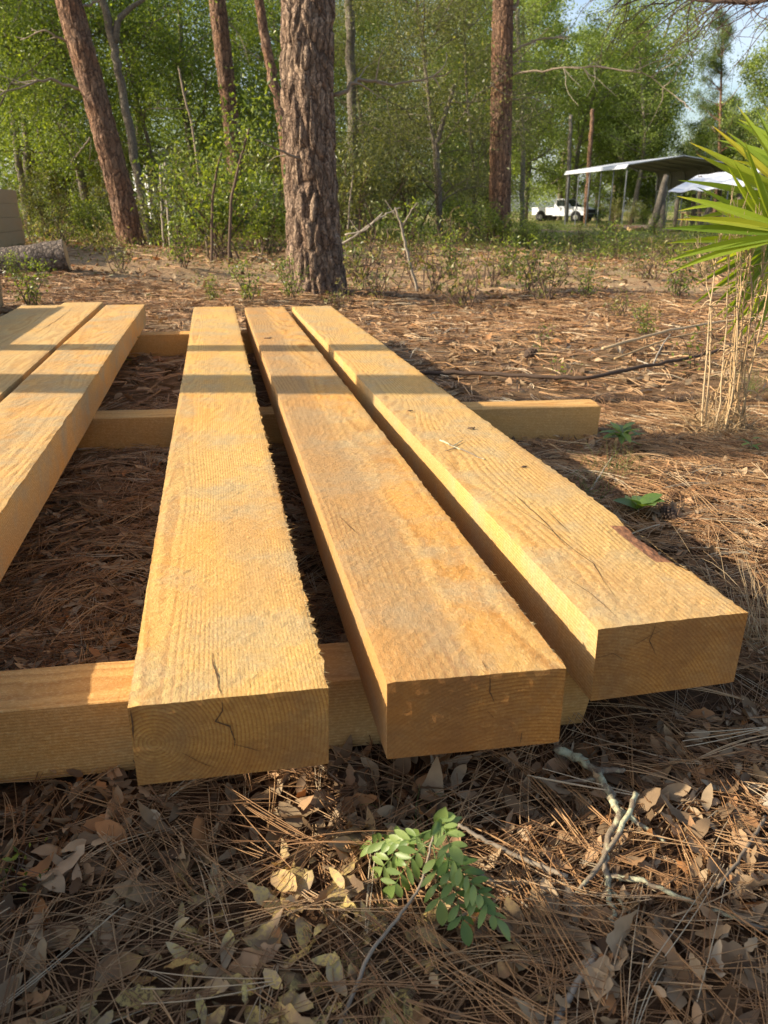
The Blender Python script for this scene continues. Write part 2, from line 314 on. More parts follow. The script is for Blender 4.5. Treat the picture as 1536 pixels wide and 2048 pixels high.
def needles(mb, P, ln, wd, K=5, tube=True, fasc=3, tilt=.12, bend=.25):
    n0 = len(P); a0 = rng.uniform(0, 2*math.pi, n0)
    P = np.repeat(P, fasc, 0); a = np.repeat(a0, fasc)+rng.normal(0, .10, n0*fasc); ln = np.repeat(ln, fasc)*rng.uniform(.8, 1, n0*fasc); n = len(P)
    e = np.repeat(rng.normal(.02, tilt, n0), fasc)+rng.normal(0, .04, n); t = np.linspace(0, 1, K)
    bd = np.repeat(rng.normal(0, bend, n0), fasc)+rng.normal(0, .08, n)
    ang = a[:, None]+bd[:, None]*t[None]
    st = ln[:, None]/(K-1); xs = np.cumsum(np.cos(ang)*st, 1); ys = np.cumsum(np.sin(ang)*st, 1)
    zs = np.tan(e)[:, None]*t[None]*ln[:, None]-(t[None]**2)*ln[:, None]*np.maximum(0, np.tan(e))[:, None]*.8
    zs = np.maximum(zs, -.012)
    C = P[:, None]+np.stack([xs, ys, zs], -1)
    sd = np.stack([-np.sin(ang), np.cos(ang), 0*ang], -1); up = np.array([0, 0, 1.])
    w_ = (wd*np.repeat(rng.uniform(.8, 1.2, n0), fasc))[:, None, None] if np.ndim(wd) == 0 else wd[:, None, None]
    r = np.repeat(np.clip(rng.normal(.52, .25, n0), 0, 1), fasc)
    if tube:
        V = np.stack([C+sd*w_*.5, C-sd*w_*.5, C+up*w_*.8], 2)
        b = np.arange(n)[:, None, None]*K*3+np.arange(K-1)[None, :, None]*3; j = np.arange(3)[None, None, :]; j2 = (j+1) % 3
        mb.add(V.reshape(-1, 3), np.stack([b+j, b+j2, b+3+j2, b+3+j], -1), r=np.repeat(r, K*3))
    else:
        lift = rng.uniform(-.5, .5, n)[:, None, None]*up*w_
        V = np.stack([C+sd*w_*.5+lift, C-sd*w_*.5-lift], 2); b = np.arange(n)[:, None]*K*2+np.arange(K-1)[None]*2
        mb.add(V.reshape(-1, 3), np.stack([b, b+1, b+3, b+2], -1), r=np.repeat(r, K*2))
def scatter(n, d0, d1, pad=.12, pw=1.0):        # ground points inside the widened view, between distances d0 and d1
    f = (rng.uniform(0, 1, n)**(1/2))*(d1-d0)+d0 if pw == 1 else d0+(d1-d0)*rng.uniform(0, 1, n)**pw
    r = rng.uniform(-1, 1, n)*(f*(.50+pad)+.35); x = r*cy+f*sy; y = -r*sy+f*cy
    return np.stack([x, y, gh(x, y)], -1)
TIMB = {  # name: x0, W, slope, y near, y far, T, z top, skew near
 '1': (-.1457, .252, .0035, .8995, 5.3947, .122, 0, -.0062), '2': (.1923, .2497, -.0001, .8937, 5.3188, .124, -.001, -.0122),
 '3': (.5379, .2505, -.0085, .9652, 5.2909, .127, .002, .0014), 'C': (-.7131, .2432, .0034, .30, 5.6181, .124, 0, 0),
 'B': (-.9715, .2489, -.0023, .35, 5.8184, .124, 0, 0), 'A': (-1.2371, .2481, 0, .3, 5.7282, .124, -.006, 0)}
def clear(P, m=.0):                            # drop litter whose foot would stand inside a bearer
    k = np.ones(len(P), bool)
    for y0, s, x0, x1 in ((1.18, -.05, -1.6, .98), (3.03, -.09, -1.6, 1.48), (5.14, -.02, -1.7, .75)):
        yc = y0+s*(P[:, 0]+.2); k &= ~((np.abs(P[:, 1]-yc) < .075+m) & (P[:, 0] > x0) & (P[:, 0] < x1))
    return P[k]
lm = MB()
P = clear(scatter(7000, .28, 3.2)); P[:, 2] += rng.uniform(.002, .02, len(P)); litter_leaves(lm, P, rng.uniform(.022, .062, len(P)))
P = clear(scatter(3600, .28, 1.5)); P[:, 2] += rng.uniform(.006, .028, len(P)); litter_leaves(lm, P, rng.uniform(.02, .074, len(P))*rng.uniform(.6, 1.1, len(P)), .42)
P = clear(scatter(9000, 3, 9.5)); P[:, 2] += rng.uniform(.0, .02, len(P)); litter_leaves(lm, P, rng.uniform(.04, .09, len(P)), .4)
P = scatter(14000, 9, 24); P[:, 2] += rng.uniform(.0, .03, len(P)); litter_leaves(lm, P, rng.uniform(.06, .13, len(P)), .5)
tag(lm.build('leaf_litter', MT['leaf_litter']), 'dry brown oak leaves lying thickly over the ground', 'leaf litter', kind='stuff')
nm = MB()
P = clear(scatter(4000, .28, 1.7)); P[:, 2] += rng.uniform(.004, .032, len(P)); needles(nm, P, rng.uniform(.11, .24, len(P)), .00125, 7)
P = clear(scatter(10500, 1.3, 3.6), .02); P[:, 2] += rng.uniform(.004, .03, len(P)); needles(nm, P, rng.uniform(.12, .25, len(P)), .0016, 5)
P = clear(scatter(16000, 3.2, 9), .03); P[:, 2] += rng.uniform(.004, .03, len(P)); needles(nm, P, rng.uniform(.14, .26, len(P)), .0032, 4, False, tilt=.22)
P = scatter(26000, 8.5, 28); P[:, 2] += rng.uniform(.0, .03, len(P)); needles(nm, P, rng.uniform(.15, .34, len(P)), .009, 3, False, fasc=2, tilt=.3)
tag(nm.build('pine_straw', MT['needle']), 'rusty fallen pine needles strewn over the leaf litter', 'pine needles', kind='stuff')
# ---------------------------------------------------------------- sawn timbers
def timber(key, mat, label, fuzz=0, nl=230, cracks=(), wane=None, z0=.248, group='thick sawn timbers laid side by side', name='timber', cat='timber', chipy=None):
    x0, W, sl, yn, yf, T, zt, sk = TIMB[key] if isinstance(key, str) else key
    L = yf-yn; nw, nt = 22, 8
    per = [(u*W, 0) for u in np.linspace(0, 1, nw+1)]+[(W, -v*T) for v in np.linspace(0, 1, nt+1)[1:]]
    per += [(W-u*W, -T) for u in np.linspace(0, 1, nw+1)[1:]]+[(0, -T+v*T) for v in np.linspace(0, 1, nt+1)[1:-1]]
    per = np.array(per); n = len(per); ys = np.concatenate([np.linspace(0, 1.2, nl//2, endpoint=False), np.linspace(1.2, L, nl//2)])
    V = np.zeros((len(ys), n, 3)); V[:, :, 0] = per[None, :, 0]; V[:, :, 2] = per[None, :, 1]; V[:, :, 1] = ys[:, None]
    rs = np.random.default_rng(hash(str(key)) % 1000 if not isinstance(key, str) else ord(key))
    V[0, :, 1] += sk*per[:, 0]/W
    wv = .0012*np.sin(ys*3.1+rs.uniform(0, 6))+.0008*np.sin(ys*9+rs.uniform(0, 6))
    V[:, :, 2] += wv[:, None]; V[:, :, 0] += .0012*np.sin(ys*2.2+rs.uniform(0, 6))[:, None]
    rough = rs.normal(0, .00035, (len(ys), n)); V[:, :, 2] += rough*(np.abs(per[None, :, 1]) < 1e-6)
    jr = np.abs(rs.normal(0, 1, len(ys)))*.0008*(1+3.5*fuzz); V[:, nw, 0] += jr; V[:, 0, 0] -= np.abs(rs.normal(0, .0006, len(ys)))
    rnd = .0012; V[:, nw, 2] -= rnd; V[:, 0, 2] -= rnd; V[:, nw+nt, 2] += rnd
    m = MB(); mi = np.zeros((len(ys)-1, n), int)
    if wane:
        ya, yb, dp = wane; wgt = np.clip(np.sin(np.clip((ys-ya)/(yb-ya), 0, 1)*math.pi), 0, 1)**.6*(1+.12*np.sin(ys*60))
        for c in range(nw-6, nw+nt-2):
            if c <= nw: f = ((c-(nw-6))/6)**1.5; V[:, c, 2] -= dp*.8*f*wgt; V[:, c, 0] -= dp*.55*f*wgt
            else: f = 1-(c-nw)/(nt-2); V[:, c, 0] -= dp*.55*f*wgt
        mi[:, nw-3:nw+3] = (wgt[:-1, None] > .6)
        mi[:, nw-5:nw-3] = (wgt[:-1, None] > .85)*0
    i = np.arange(len(ys)-1)[:, None]*n; j = np.arange(n)[None]; j2 = (j+1) % n
    q = np.stack([i+j, i+n+j, i+n+j2, i+j2], -1)
    base = V.reshape(-1, 3)
    m.add(base, q[mi == 0]); m.add(base, q[mi > 0], m=2) if (mi > 0).any() else None
    for e, flip in ((0, 0), (len(ys)-1, 1)):    # end grain as its own grid so it can be rough
        G = np.zeros((nt*2+1, nw+1, 3)); ring = V[e]
        top = ring[:nw+1]; bot = ring[nw+nt:nw+nt+nw+1][::-1]; lf = np.vstack([ring[0:1], ring[::-1][:nt-1], ring[nw+nt+nw:nw+nt+nw+1]]); rt = ring[nw:nw+nt+1]
        for a in range(nt*2+1):
            v_ = a/(nt*2); l_ = lf[0]*(1-v_)+lf[-1]*v_; r_ = rt[0]*(1-v_)+rt[-1]*v_
            for b_ in range(nw+1):
                u_ = b_/nw; G[a, b_] = top[b_]*(1-v_)+bot[b_]*v_; 
                if 0 < a < nt*2 and 0 < b_ < nw: G[a, b_, 1] += rs.normal(0, .0004)
        k = (np.arange(nt*2)[:, None]*(nw+1)+np.arange(nw)[None]); qq = np.stack([k, k+nw+1, k+nw+2, k+1], -1).reshape(-1, 4)
        m.add(G.reshape(-1, 3), qq if not flip else qq[:, ::-1], m=4)
    if fuzz:                                     # torn fibres along the right edge
        k = int(1500*fuzz); yy = rs.uniform(0, 1, k)**1.5*L*.95; ln = rs.gamma(1.6, .0026, k)*(1+.7*np.sin(yy*9)**2)
        for y_, l_ in zip(yy, ln):
            a = np.array([W+.0005, y_, -.0015]); wdt = rs.uniform(.0007, .003); dr = np.array([rs.uniform(.5, 1), rs.uniform(-.7, .5), rs.uniform(-.6, .15)])
            m.add([a-[.002, wdt, -.001], a+[-.002, wdt, .001], a+dr*l_, a+dr*l_*.6+[0, wdt*.5, -.001]], q=[(0, 1, 3, 2)], m=3)
    for face, pts, wd in cracks:
        pts = np.array(pts, float)
        for _ in range(3):                       # roughen the polyline
            mid = (pts[1:]+pts[:-1])/2+rs.normal(0, 1, (len(pts)-1, 2))*np.linalg.norm(pts[1:]-pts[:-1], axis=1)[:, None]*.014
            o_ = np.empty((len(pts)*2-1, 2)); o_[0::2] = pts; o_[1::2] = mid; pts = o_
        tg = np.gradient(pts, axis=0); tg /= np.linalg.norm(tg, axis=1)[:, None]; nr = np.stack([-tg[:, 1], tg[:, 0]], -1)
        hw = wd*.30*np.sin(np.linspace(.05, .98, len(pts))*math.pi)[:, None]*rs.uniform(.6, 1.2, (len(pts), 1))
        A, B = pts+nr*hw, pts-nr*hw
        if face == 'top': S = [np.column_stack([q_[:, 0], q_[:, 1], np.interp(q_[:, 1], ys, wv)+.0012]) for q_ in (A, B)]
        else: S = [np.column_stack([q_[:, 0], sk*q_[:, 0]/W-.0014+0*q_[:, 0], q_[:, 1]]) for q_ in (A, B)]
        k = np.arange(len(pts)-1); m.add(np.vstack(S), np.stack([k, k+1, k+1+len(pts), k+len(pts)], -1), m=1)
    o = m.build(name, [mat, MT['crack'], MT['wane'], MT['fuzz'], {W1: W1e, W2: W2e, W3: W3e}.get(mat, mat)], smooth=False)
    o.location = (x0+sl*yn, yn, z0+zt); o.rotation_euler[2] = -math.atan(sl); return tag(o, label, cat, group)
a1 = dict(pith=(.028, -.058), freq=1/.0053, seed=1, orange=.55, grey=.6, warp=.009)
a2 = dict(pith=(.20, -.30), freq=1/.0056, tint=(.56, .325, .105), dark=(.32, .14, .035), orange=.75, grey=.65, seed=2.3, warp=.014, stain=.125)
a3 = dict(pith=(.00, -.22), freq=1/.0056, tint=(.60, .385, .135), dark=(.33, .17, .055), orange=.35, grey=.6, seed=3.9, warp=.022, slope=.02)
W1, W2, W3 = wood('sawn_pine_yellow', **a1), wood('sawn_pine_orange', **a2), wood('sawn_pine_tan', **a3)
W1e, W2e, W3e = wood('end_grain_yellow', end=True, **a1), wood('end_grain_orange', end=True, **a2), wood('end_grain_tan', end=True, **a3)
W4 = wood('sawn_pine_mottled', (.10, -.4), 1/.005, (.62, .38, .14), (.40, .21, .07), .5, .85, 5.1)
W5 = wood('sawn_pine_pale', (.2, .2), 1/.005, (.60, .40, .16), (.42, .23, .08), .3, .4, 6.7)
W6 = wood('sawn_pine_bearer', (.3, -.2), 1/.006, (.50, .31, .11), (.33, .16, .05), .35, .2, 8.2)
timber('1', W1, 'pale yellow timber right of the wide gap, torn fibres along its right edge', 1.0,
       cracks=[('top', [(.118, -.001), (.112, .05), (.105, .115)], .0035), ('end', [(.118, 0), (.117, -.018), (.107, -.033), (.125, -.043), (.130, -.066), (.128, -.08)], .004),
               ('end', [(.125, -.07), (.165, -.088)], .0016), ('end', [(.06, -.075), (.10, -.105)], .0014), ('end', [(.004, -.004), (.003, -.05)], .004)])
timber('2', W2, 'orange brown timber between the pale yellow and tan ones, its end stained dark', .35,
       cracks=[('top', [(.140, -.001), (.141, .03)], .002), ('end', [(.141, 0), (.142, -.03), (.15, -.05)], .003), ('end', [(.193, -.10), (.190, -.124)], .002),
               ('end', [(.14, -.06), (.152, -.075)], .0012), ('top', [(.03, .62), (.055, .50)], .003)])
timber('3', W3, 'tan timber farthest right, with long cracks and bark on its right edge', .6, wane=(.16, .42, .010),
       cracks=[('top', [(.045, .02), (.04, .12), (.02, .20)], .0022), ('top', [(.075, .08), (.10, .22), (.085, .42), (.06, .58)], .0028), ('top', [(.085, .30), (.095, .46), (.09, .62)], .0028),
               ('top', [(.12, .36), (.125, .50)], .0030), ('top', [(.02, .75), (.025, .95)], .002), ('end', [(.06, -.035), (.11, -.012)], .0014),
               ('end', [(.095, 0), (.088, -.03), (.105, -.06)], .0028), ('end', [(.0, -.05), (.03, -.045), (.05, -.06)], .0016)])
timber('C', W4, 'mottled pale timber left of the wide open gap, its salmon side in shade', .3)
timber('B', W5, 'yellow timber second from the left edge with a thin lengthwise crack', .2, cracks=[('top', [(.08, 3.9), (.11, 4.5), (.10, 5.2)], .006)])
timber('A', W5, 'leftmost timber, lying grey in full shade', .2)
def bearer(xa, ya, xb, yb, wd, h, mat, label):
    L = math.hypot(xb-xa, yb-ya); m = MB(); nx_ = 60
    xs = np.linspace(0, L, nx_); per = np.array([(0, 0), (0, h*.5), (0, h-.002), (.002, h), (wd*.5, h+.0005), (wd-.002, h), (wd, h-.002), (wd, h*.5), (wd, 0)]); n = len(per)
    V = np.zeros((nx_, n, 3)); V[:, :, 0] = xs[:, None]; V[:, :, 1] = per[None, :, 0]; V[:, :, 2] = per[None, :, 1]
    V[:, :, 1] += (.002*np.sin(xs*4))[:, None]; V[:, 3:6, 2] += rng.normal(0, .0005, (nx_, 3)); V[-1, :, 0] += rng.normal(0, .004, n)
    i = np.arange(nx_-1)[:, None]*n; j = np.arange(n)[None]; j2 = (j+1) % n
    m.add(V.reshape(-1, 3), np.stack([i+j, i+n+j, i+n+j2, i+j2], -1))
    for e in (0, nx_-1): m.add(np.vstack([V[e], V[e].mean(0)]), t=[((k+1) % n, k, n) if e else (k, (k+1) % n, n) for k in range(n)])
    o = m.build('bearer', mat, smooth=False); o.location = (xa, ya, -.008); o.rotation_euler[2] = math.atan2(yb-ya, xb-xa)
    o.rotation_mode = 'XYZ'; return tag(o, label, 'timber', 'square bearers lying crosswise under the timbers')
BW = wood('bearer_wood', (.05, .3), 1/.0055, (.58, .34, .12), (.34, .16, .05), .3, .15, 8.2)
def bw(name, seed): # bearer local x is its length, so its grain coordinates are swapped through a turned mapping
    m = BW.copy(); m.name = name
    for nd in m.node_tree.nodes:
        if nd.type == 'TEX_COORD':
            mp_ = m.node_tree.nodes.new('ShaderNodeMapping'); mp_.inputs['Rotation'].default_value = (0, 0, math.pi/2); mp_.inputs['Location'].default_value = (.1, seed, .02)
            tl = [l.to_socket for l in m.node_tree.links if l.from_node == nd]
            m.node_tree.links.new(nd.outputs['Object'], mp_.inputs[0])
            for s_ in tl:
                if s_.node != mp_: m.node_tree.links.new(mp_.outputs[0], s_)
            break
    return m
bearer(-1.5, 1.165, .585, 1.082, .122, .131, bw('bearer_wood_front', 1), 'front bearer running out to the left edge, under the near ends of the timbers')
bearer(-1.6, 3.085, 1.45, 2.815, .125, .131, bw('bearer_wood_middle', 3), 'middle bearer, its free end sticking out on the needles to the right')
bearer(-1.6, 5.10, .70, 5.07, .125, .131, bw('bearer_wood_far', 5), 'far bearer seen only in the gap near the far ends')
# ---------------------------------------------------------------- lumber stacks at the left edge
ST = wood('weathered_pine', (.1, -.3), 1/.005, (.46, .33, .19), (.30, .19, .10), .15, .5, 2.2, aged=.35)
def stack(x1, y0, y1, layers, cols, wd, h, name, where, zg=0, jit=.02, overhang=0):
    z = zg; k = 0
    for yb, wd_n in ((y0+.25, 'nearest'), ((y0+y1)/2, 'middle'), (y1-.25, 'farthest')):
        b = MB(); b.box(x1-cols*(wd+.01), x1+.02, yb, yb+.1, z-.01, z+.08); o = b.build('stack_bearer', ST, smooth=False); k += 1
        tag(o, f'{wd_n} short bearer under {where}', 'timber', f'bearers under {where}')
    z += .083
    words = ['bottom', 'second', 'third', 'fourth', 'fifth', 'sixth', 'seventh', 'eighth']
    for L_ in range(layers):
        for c in range(cols):
            b = MB(); off = rng.uniform(-jit, jit); ox = rng.uniform(-.012, .012)+(overhang if L_ == layers-1 else 0)
            xa = x1-(c+1)*(wd+.01)+ox; b.box(0, wd, 0, (y1-y0)+2*off, 0, h)
            o = b.build('stacked_timber', ST, smooth=False); o.location = (xa, y0-off, z); o.rotation_euler[2] = rng.uniform(-.004, .004)
            lab = f'{"top" if L_ == layers-1 else words[L_]} layer timber of {where}'+((', right row' if c == 0 else ', left row') if cols > 1 else '')
            tag(o, lab, 'timber', f'timbers in {where}')
        z += h+.004
stack(-1.58, 1.0, 5.60, 4, 1, .25, .122, 'a', 'the unseen lumber stack shading the leftmost timber', jit=.0)  # out of view, added as the shadow caster for the leftmost timber
stack(-1.70, 6.55, 7.3, 2, 1, .25, .12, 'b', 'the low stack cut off by the left edge', jit=0)
stack(-2.86, 10.35, 14.2, 5, 2, .28, .19, 'c', 'the tall lumber stack behind the fallen log', zg=.05, overhang=-.03)
# ---------------------------------------------------------------- fallen log
def log(pa, pb, r, label, name='fallen_log', mat=None, cat='log', n=20, k=24, endr=None, group=None):
    pa, pb = np.array(pa, float), np.array(pb, float); root = empty(name, tuple(pa), label, cat, group)
    m = MB(); t_ = np.linspace(0, 1, k)[:, None]; p = pa+(pb-pa)*t_; p[:, 2] += rng.normal(0, r*.02, k)
    m.tube(p-pa, r*(1+.04*np.sin(t_[:, 0]*7)), n, wob=.035, cap=False); m.build('bark', mat or MT['logbark'], root)
    e = MB(); d = (pb-pa)/np.linalg.norm(pb-pa); e.tube(np.array([pb-pa-d*.03, pb-pa+d*.004]), r*.93, n); e.build('cut_end', MT['logend'], root, smooth=False)
    e = MB(); e.tube(np.array([-d*.004, d*.03]), r*.93, n); e.build('cut_end', MT['logend'], root, smooth=False)
    return root
l1 = at(148, 579); log((-3.0, 9.55, gz(-3, 9.6)+.15), (l1[0]-.03, l1[1], gz(l1[0], l1[1])+.165), .17, 'grey barked log lying on the needles with its pale cut end facing right')
# ---------------------------------------------------------------- trees
def wander(p, d, L, k, jit, rs, grav=0):
    pts = [np.array(p, float)]; d = np.array(d, float); d /= np.linalg.norm(d)
    for _ in range(k):
        d = d+rs.normal(0, jit, 3)+np.array([0, 0, grav]); d /= np.linalg.norm(d); pts.append(pts[-1]+d*L/k)
    return np.array(pts), d
def leaf_cloud(mb, P, size, rs, elong=2.0, up=.3, rlo=0, rhi=1, rr=None):
    n = len(P); d = rs.normal(0, 1, (n, 3)); d[:, 2] -= .2; d /= np.linalg.norm(d, axis=1)[:, None]
    nn = rs.normal(0, 1, (n, 3)); nn[:, 2] += up; s = np.cross(d, nn); s /= np.linalg.norm(s, axis=1)[:, None]+1e-9
    L = size*rs.uniform(.6, 1.3, n)[:, None]; u = np.cross(s, d)
    V = np.stack([P, P+d*L*.5+s*L/elong*.5+u*L*.08, P+d*L, P+d*L*.5-s*L/elong*.5+u*L*.08], 1)
    i = np.arange(n)[:, None]*4+np.arange(4)[None]
    r = rs.uniform(rlo, rhi, n) if rr is None else rr
    mb.add(V.reshape(-1, 3), i, r=np.repeat(r, 4))
def broadleaf(seed, H, base, rad, nleaf, lsize, fm, bm, tr=.11, lean=(0, 0), bare=0, lump=.30, elong=2.0):
    rs = np.random.default_rng(seed); wood_, fol = MB(), MB(); crown = MB()
    tp, _ = wander((0, 0, -.15), (lean[0], lean[1], 1), H*.93, 12, .06, rs, .02); wood_.tube(tp, tr*np.linspace(1.15, .18, 13), 8, wob=.05)
    tips = []
    nb = int(14+H*1.6)
    for b in range(nb):
        f = base/H+(1-base/H)*(b+.5)/nb; i = min(11, int(f*12)); p = tp[i]+(tp[i+1]-tp[i])*(f*12-i); a = rs.uniform(0, 6.283)
        prof = math.sin(math.pi*min(1, (f-base/H)/(1-base/H)*.8+.2))**.7
        L = rad*prof*rs.uniform(.65, 1.15)+.3
        q, dd = wander(p, (math.cos(a), math.sin(a), rs.uniform(.05, .7)), L, 6, .16, rs, .02)
        r0 = tr*(1-f*.75)*.42; crown.tube(q, np.linspace(r0, .008, 7), 5, cap=False)
        for s_ in range(int(4+L*2.2)):
            g_ = rs.uniform(.25, 1); ii = min(5, int(g_*6)); p2 = q[ii]; d2 = dd*.4+rs.normal(0, .7, 3)
            q2, _ = wander(p2, d2, rs.uniform(.35, .8)*(.5+L*.25), 3, .2, rs); crown.tube(q2, np.linspace(r0*.35+.004, .004, 4), 3, cap=False); tips.append(q2[-1]); tips.append(q2[2])
        tips.append(q[-1])
    tips = np.array(tips); k = rs.integers(0, len(tips), nleaf); tr_ = rs.uniform(0, 1, len(tips))
    P = tips[k]+rs.normal(0, 1, (nleaf, 3))*np.array([lump, lump, lump*.7])*(.45+rad*.14)
    P[:, 2] = np.maximum(P[:, 2], base*.5)
    leaf_cloud(fol, P, lsize, rs, elong, rr=np.clip(tr_[k]*.7+rs.uniform(-.15, .4, nleaf), 0, 1))
    return wood_, crown, fol, fm, bm
def mk_tree(name, label, cat, loc, spec, group=None, rz=0, sc=1):
    wd_, cr_, fo_, fm, bm = spec; o = empty(name, loc, label, cat, group, rz); o.scale = (sc,)*3
    wd_.build('trunk', bm, o); c = cr_.build('limbs', bm, o); fo_.build('crown', fm, o, smooth=False); return o
def pine_crown(seed, H, base, rad, ntuft, nl=.22, sparse=0, tr=.14):
    rs = np.random.default_rng(seed); wd_, cr_, fo = MB(), MB(), MB()
    tp, _ = wander((0, 0, -.15), (0, 0, 1), H, 14, .025, rs, .03); wd_.tube(tp, tr*np.linspace(1.1, .12, 15), 9, wob=.04); tips = []
    nb = int((H-base)*4)
    for b in range(nb):
        f = (base+(H-base)*(b+.5)/nb)/H; i = min(13, int(f*14)); p = tp[i]; a = rs.uniform(0, 6.283); g_ = (f*H-base)/(H-base)
        L = rad*(1-g_**1.5*.8)*rs.uniform(.5, 1.1)
        q, dd = wander(p, (math.cos(a), math.sin(a), .25+g_*.5), L, 6, .13, rs, .05); cr_.tube(q, np.linspace(.035, .008, 7), 5, cap=False)
        for _ in range(5): tips.append(q[rs.integers(2, 7)]+rs.normal(0, .18, 3))
        tips.append(q[-1])
    tips = np.array(tips); k = rs.integers(0, len(tips), ntuft); C = tips[k]+rs.normal(0, .12, (ntuft, 3)); m = 14
    C = np.repeat(C, m, 0); d = rs.normal(0, 1, (len(C), 3)); d[:, 2] += .5; d /= np.linalg.norm(d, axis=1)[:, None]; s = np.cross(d, rs.normal(0, 1, (len(C), 3))); s /= np.linalg.norm(s, axis=1)[:, None]
    w_ = .011; L = nl*rs.uniform(.7, 1.1, len(C))[:, None]; V = np.stack([C, C+d*L*.6+s*w_, C+d*L, C+d*L*.6-s*w_], 1)
    fo.add(V.reshape(-1, 3), np.arange(len(C))[:, None]*4+np.arange(4)[None], r=np.repeat(rs.uniform(0, 1, len(C)), 4)); return wd_, cr_, fo
def pine_trunk(pts, rad, mat, n=64, k=150, amp=.018, sx=13, sz=3.4, flare=.38):
    pts = np.array(pts, float); t_ = np.linspace(0, 1, k); cum = np.linspace(0, 1, len(pts))
    C = np.stack([np.interp(t_, cum, pts[:, a]) for a in range(3)], -1); R = np.interp(t_, np.linspace(0, 1, len(rad)), rad)
    H = C[:, 2]-C[0, 2]; R = R*(1+flare*np.exp(-H/.35)); th = np.arange(n)*2*math.pi/n; V = np.zeros((k, n, 3))
    for a in range(k):
        for b in range(n):
            dx, dy = math.cos(th[b]), math.sin(th[b]); r = R[a]
            if H[a] < 9:
                q = Vector((dx*r*sx, dy*r*sx, H[a]*sz)); q += mnoise.noise_vector(q*.8)*.35
                dd = mnoise.voronoi(q)[0]; e = min(1, (dd[1]-dd[0])*3); r = r+amp*(e-.75)+amp*.35*mnoise.noise(q*3)
            V[a, b] = C[a]+np.array([dx*r, dy*r, 0])
    m = MB(); i = np.arange(k-1)[:, None]*n; j = np.arange(n)[None]; j2 = (j+1) % n
    m.add(V.reshape(-1, 3), np.stack([i+j, i+j2, i+n+j2, i+n+j], -1)); return m
def tall_pine(label, pxs, d, w0, w1, H, mat, seed, k=150, n=56, dead=(), amp=.02, crown=1800, base=9.5, name='pine_tree'):
    """pxs: pixel points of the trunk axis from foot upwards, at distance d; extended straight to height H"""
    P = [atd(px, py, d) for px, py in pxs]; P[0][2] = gz(P[0][0], P[0][1])-.12
    e = P[-1]-P[-2]; e[:2] *= .8; P.append(P[-1]+e/e[2]*(H-P[-1][2])); loc = P[0].copy(); root = empty(name, tuple(loc), label, 'pine tree')
    L = [p-loc for p in P]; zz = np.array([p[2] for p in L]); tz = np.linspace(0, 1, 14)**1.0*zz[-1]
    pts = np.stack([np.interp(tz, zz, [p[a] for p in L]) for a in range(3)], -1)
    pine_trunk(pts, np.interp(np.linspace(0, 1, 8), [0, .35, 1], [w0/2, w1/2, .07]), mat, n, k, amp).build('trunk', mat, root)
    _, cr_, fo = pine_crown(seed, H+1, base, 2.4, crown); sh = pts[-1]*np.array([1, 1, 0])
    for mb_, nm_, mm in ((cr_, 'limbs', mat), (fo, 'crown', MT['pineneedle'])):
        o = mb_.build(nm_, mm, root, smooth=False); o.location = sh
    rs = np.random.default_rng(seed+50)
    for br in dead:                               # dead limbs given as pixel polylines at the trunk's distance
        q = np.array([atd(px, py, d+dz)-loc for px, py, dz in br[0]]); b = MB()
        tt = np.linspace(0, 1, len(q)*4); qq = np.stack([np.interp(tt, np.linspace(0, 1, len(q)), q[:, a]) for a in range(3)], -1); qq[1:-1] += rs.normal(0, br[1]*.5, (len(qq)-2, 3))
        b.tube(qq, np.linspace(br[1], br[1]*.22, len(qq)), 6, r=.5)
        for s_ in range(br[2]):
            f = rs.uniform(.3, .95); p = qq[int(f*(len(qq)-1))]; dr = (qq[-1]-qq[0])/np.linalg.norm(qq[-1]-qq[0])+rs.normal(0, .6, 3)
            w2, _ = wander(p, dr, np.linalg.norm(qq[-1]-qq[0])*rs.uniform(.12, .3), 5, .2, rs); b.tube(w2, np.linspace(br[1]*.4, br[1]*.12, 6), 4, cap=False, r=.8)
        b.build('dead_limb', MT['twig'], root)
    return root
tall_pine('thick trunked pine standing right behind the far ends of the timbers', [(634, 597), (630, 480), (612, 250), (617, 0)], 8.35, .51, .44, 13, MT['pine'], 1, 420, 130, amp=.034,
          dead=[([(600, 318, -.25), (560, 300, -.6), (512, 280, -.9)], .013, 2), ([(668, 190, 0), (720, 158, .1), (800, 170, .2), (905, 140, .3)], .022, 7)])
tall_pine('leaning rust coloured pine at the left with dead side limbs', [(266, 482), (240, 380), (190, 190), (135, 0)], 16, .44, .43, 15, MT['pine_far'], 2, 260, 72, amp=.022,
          dead=[([(165, 180, 0), (100, 160, 0), (40, 175, -.3), (-30, 200, -.5)], .03, 5), ([(135, 85, 0), (90, 60, 0), (40, 80, .2)], .022, 6), ([(180, 275, -.1), (160, 300, -.1), (142, 325, 0)], .016, 2), ([(150, 20, 0), (190, 5, 0), (230, -20, 0)], .03, 2), ([(200, 320, 0), (180, 322, -.1), (181, 280, -.2)], .012, 1)])
tall_pine('straight reddish pine trunk rising behind the shrubs between the leaning pine and the thick pine', [(482, 470), (462, 240), (448, 120), (434, 0)], 20, .36, .37, 15, MT['pine_far'], 3, 200, 56, dead=[([(450, 40, 0), (480, 70, -.2), (500, 130, -.3)], .014, 3)])
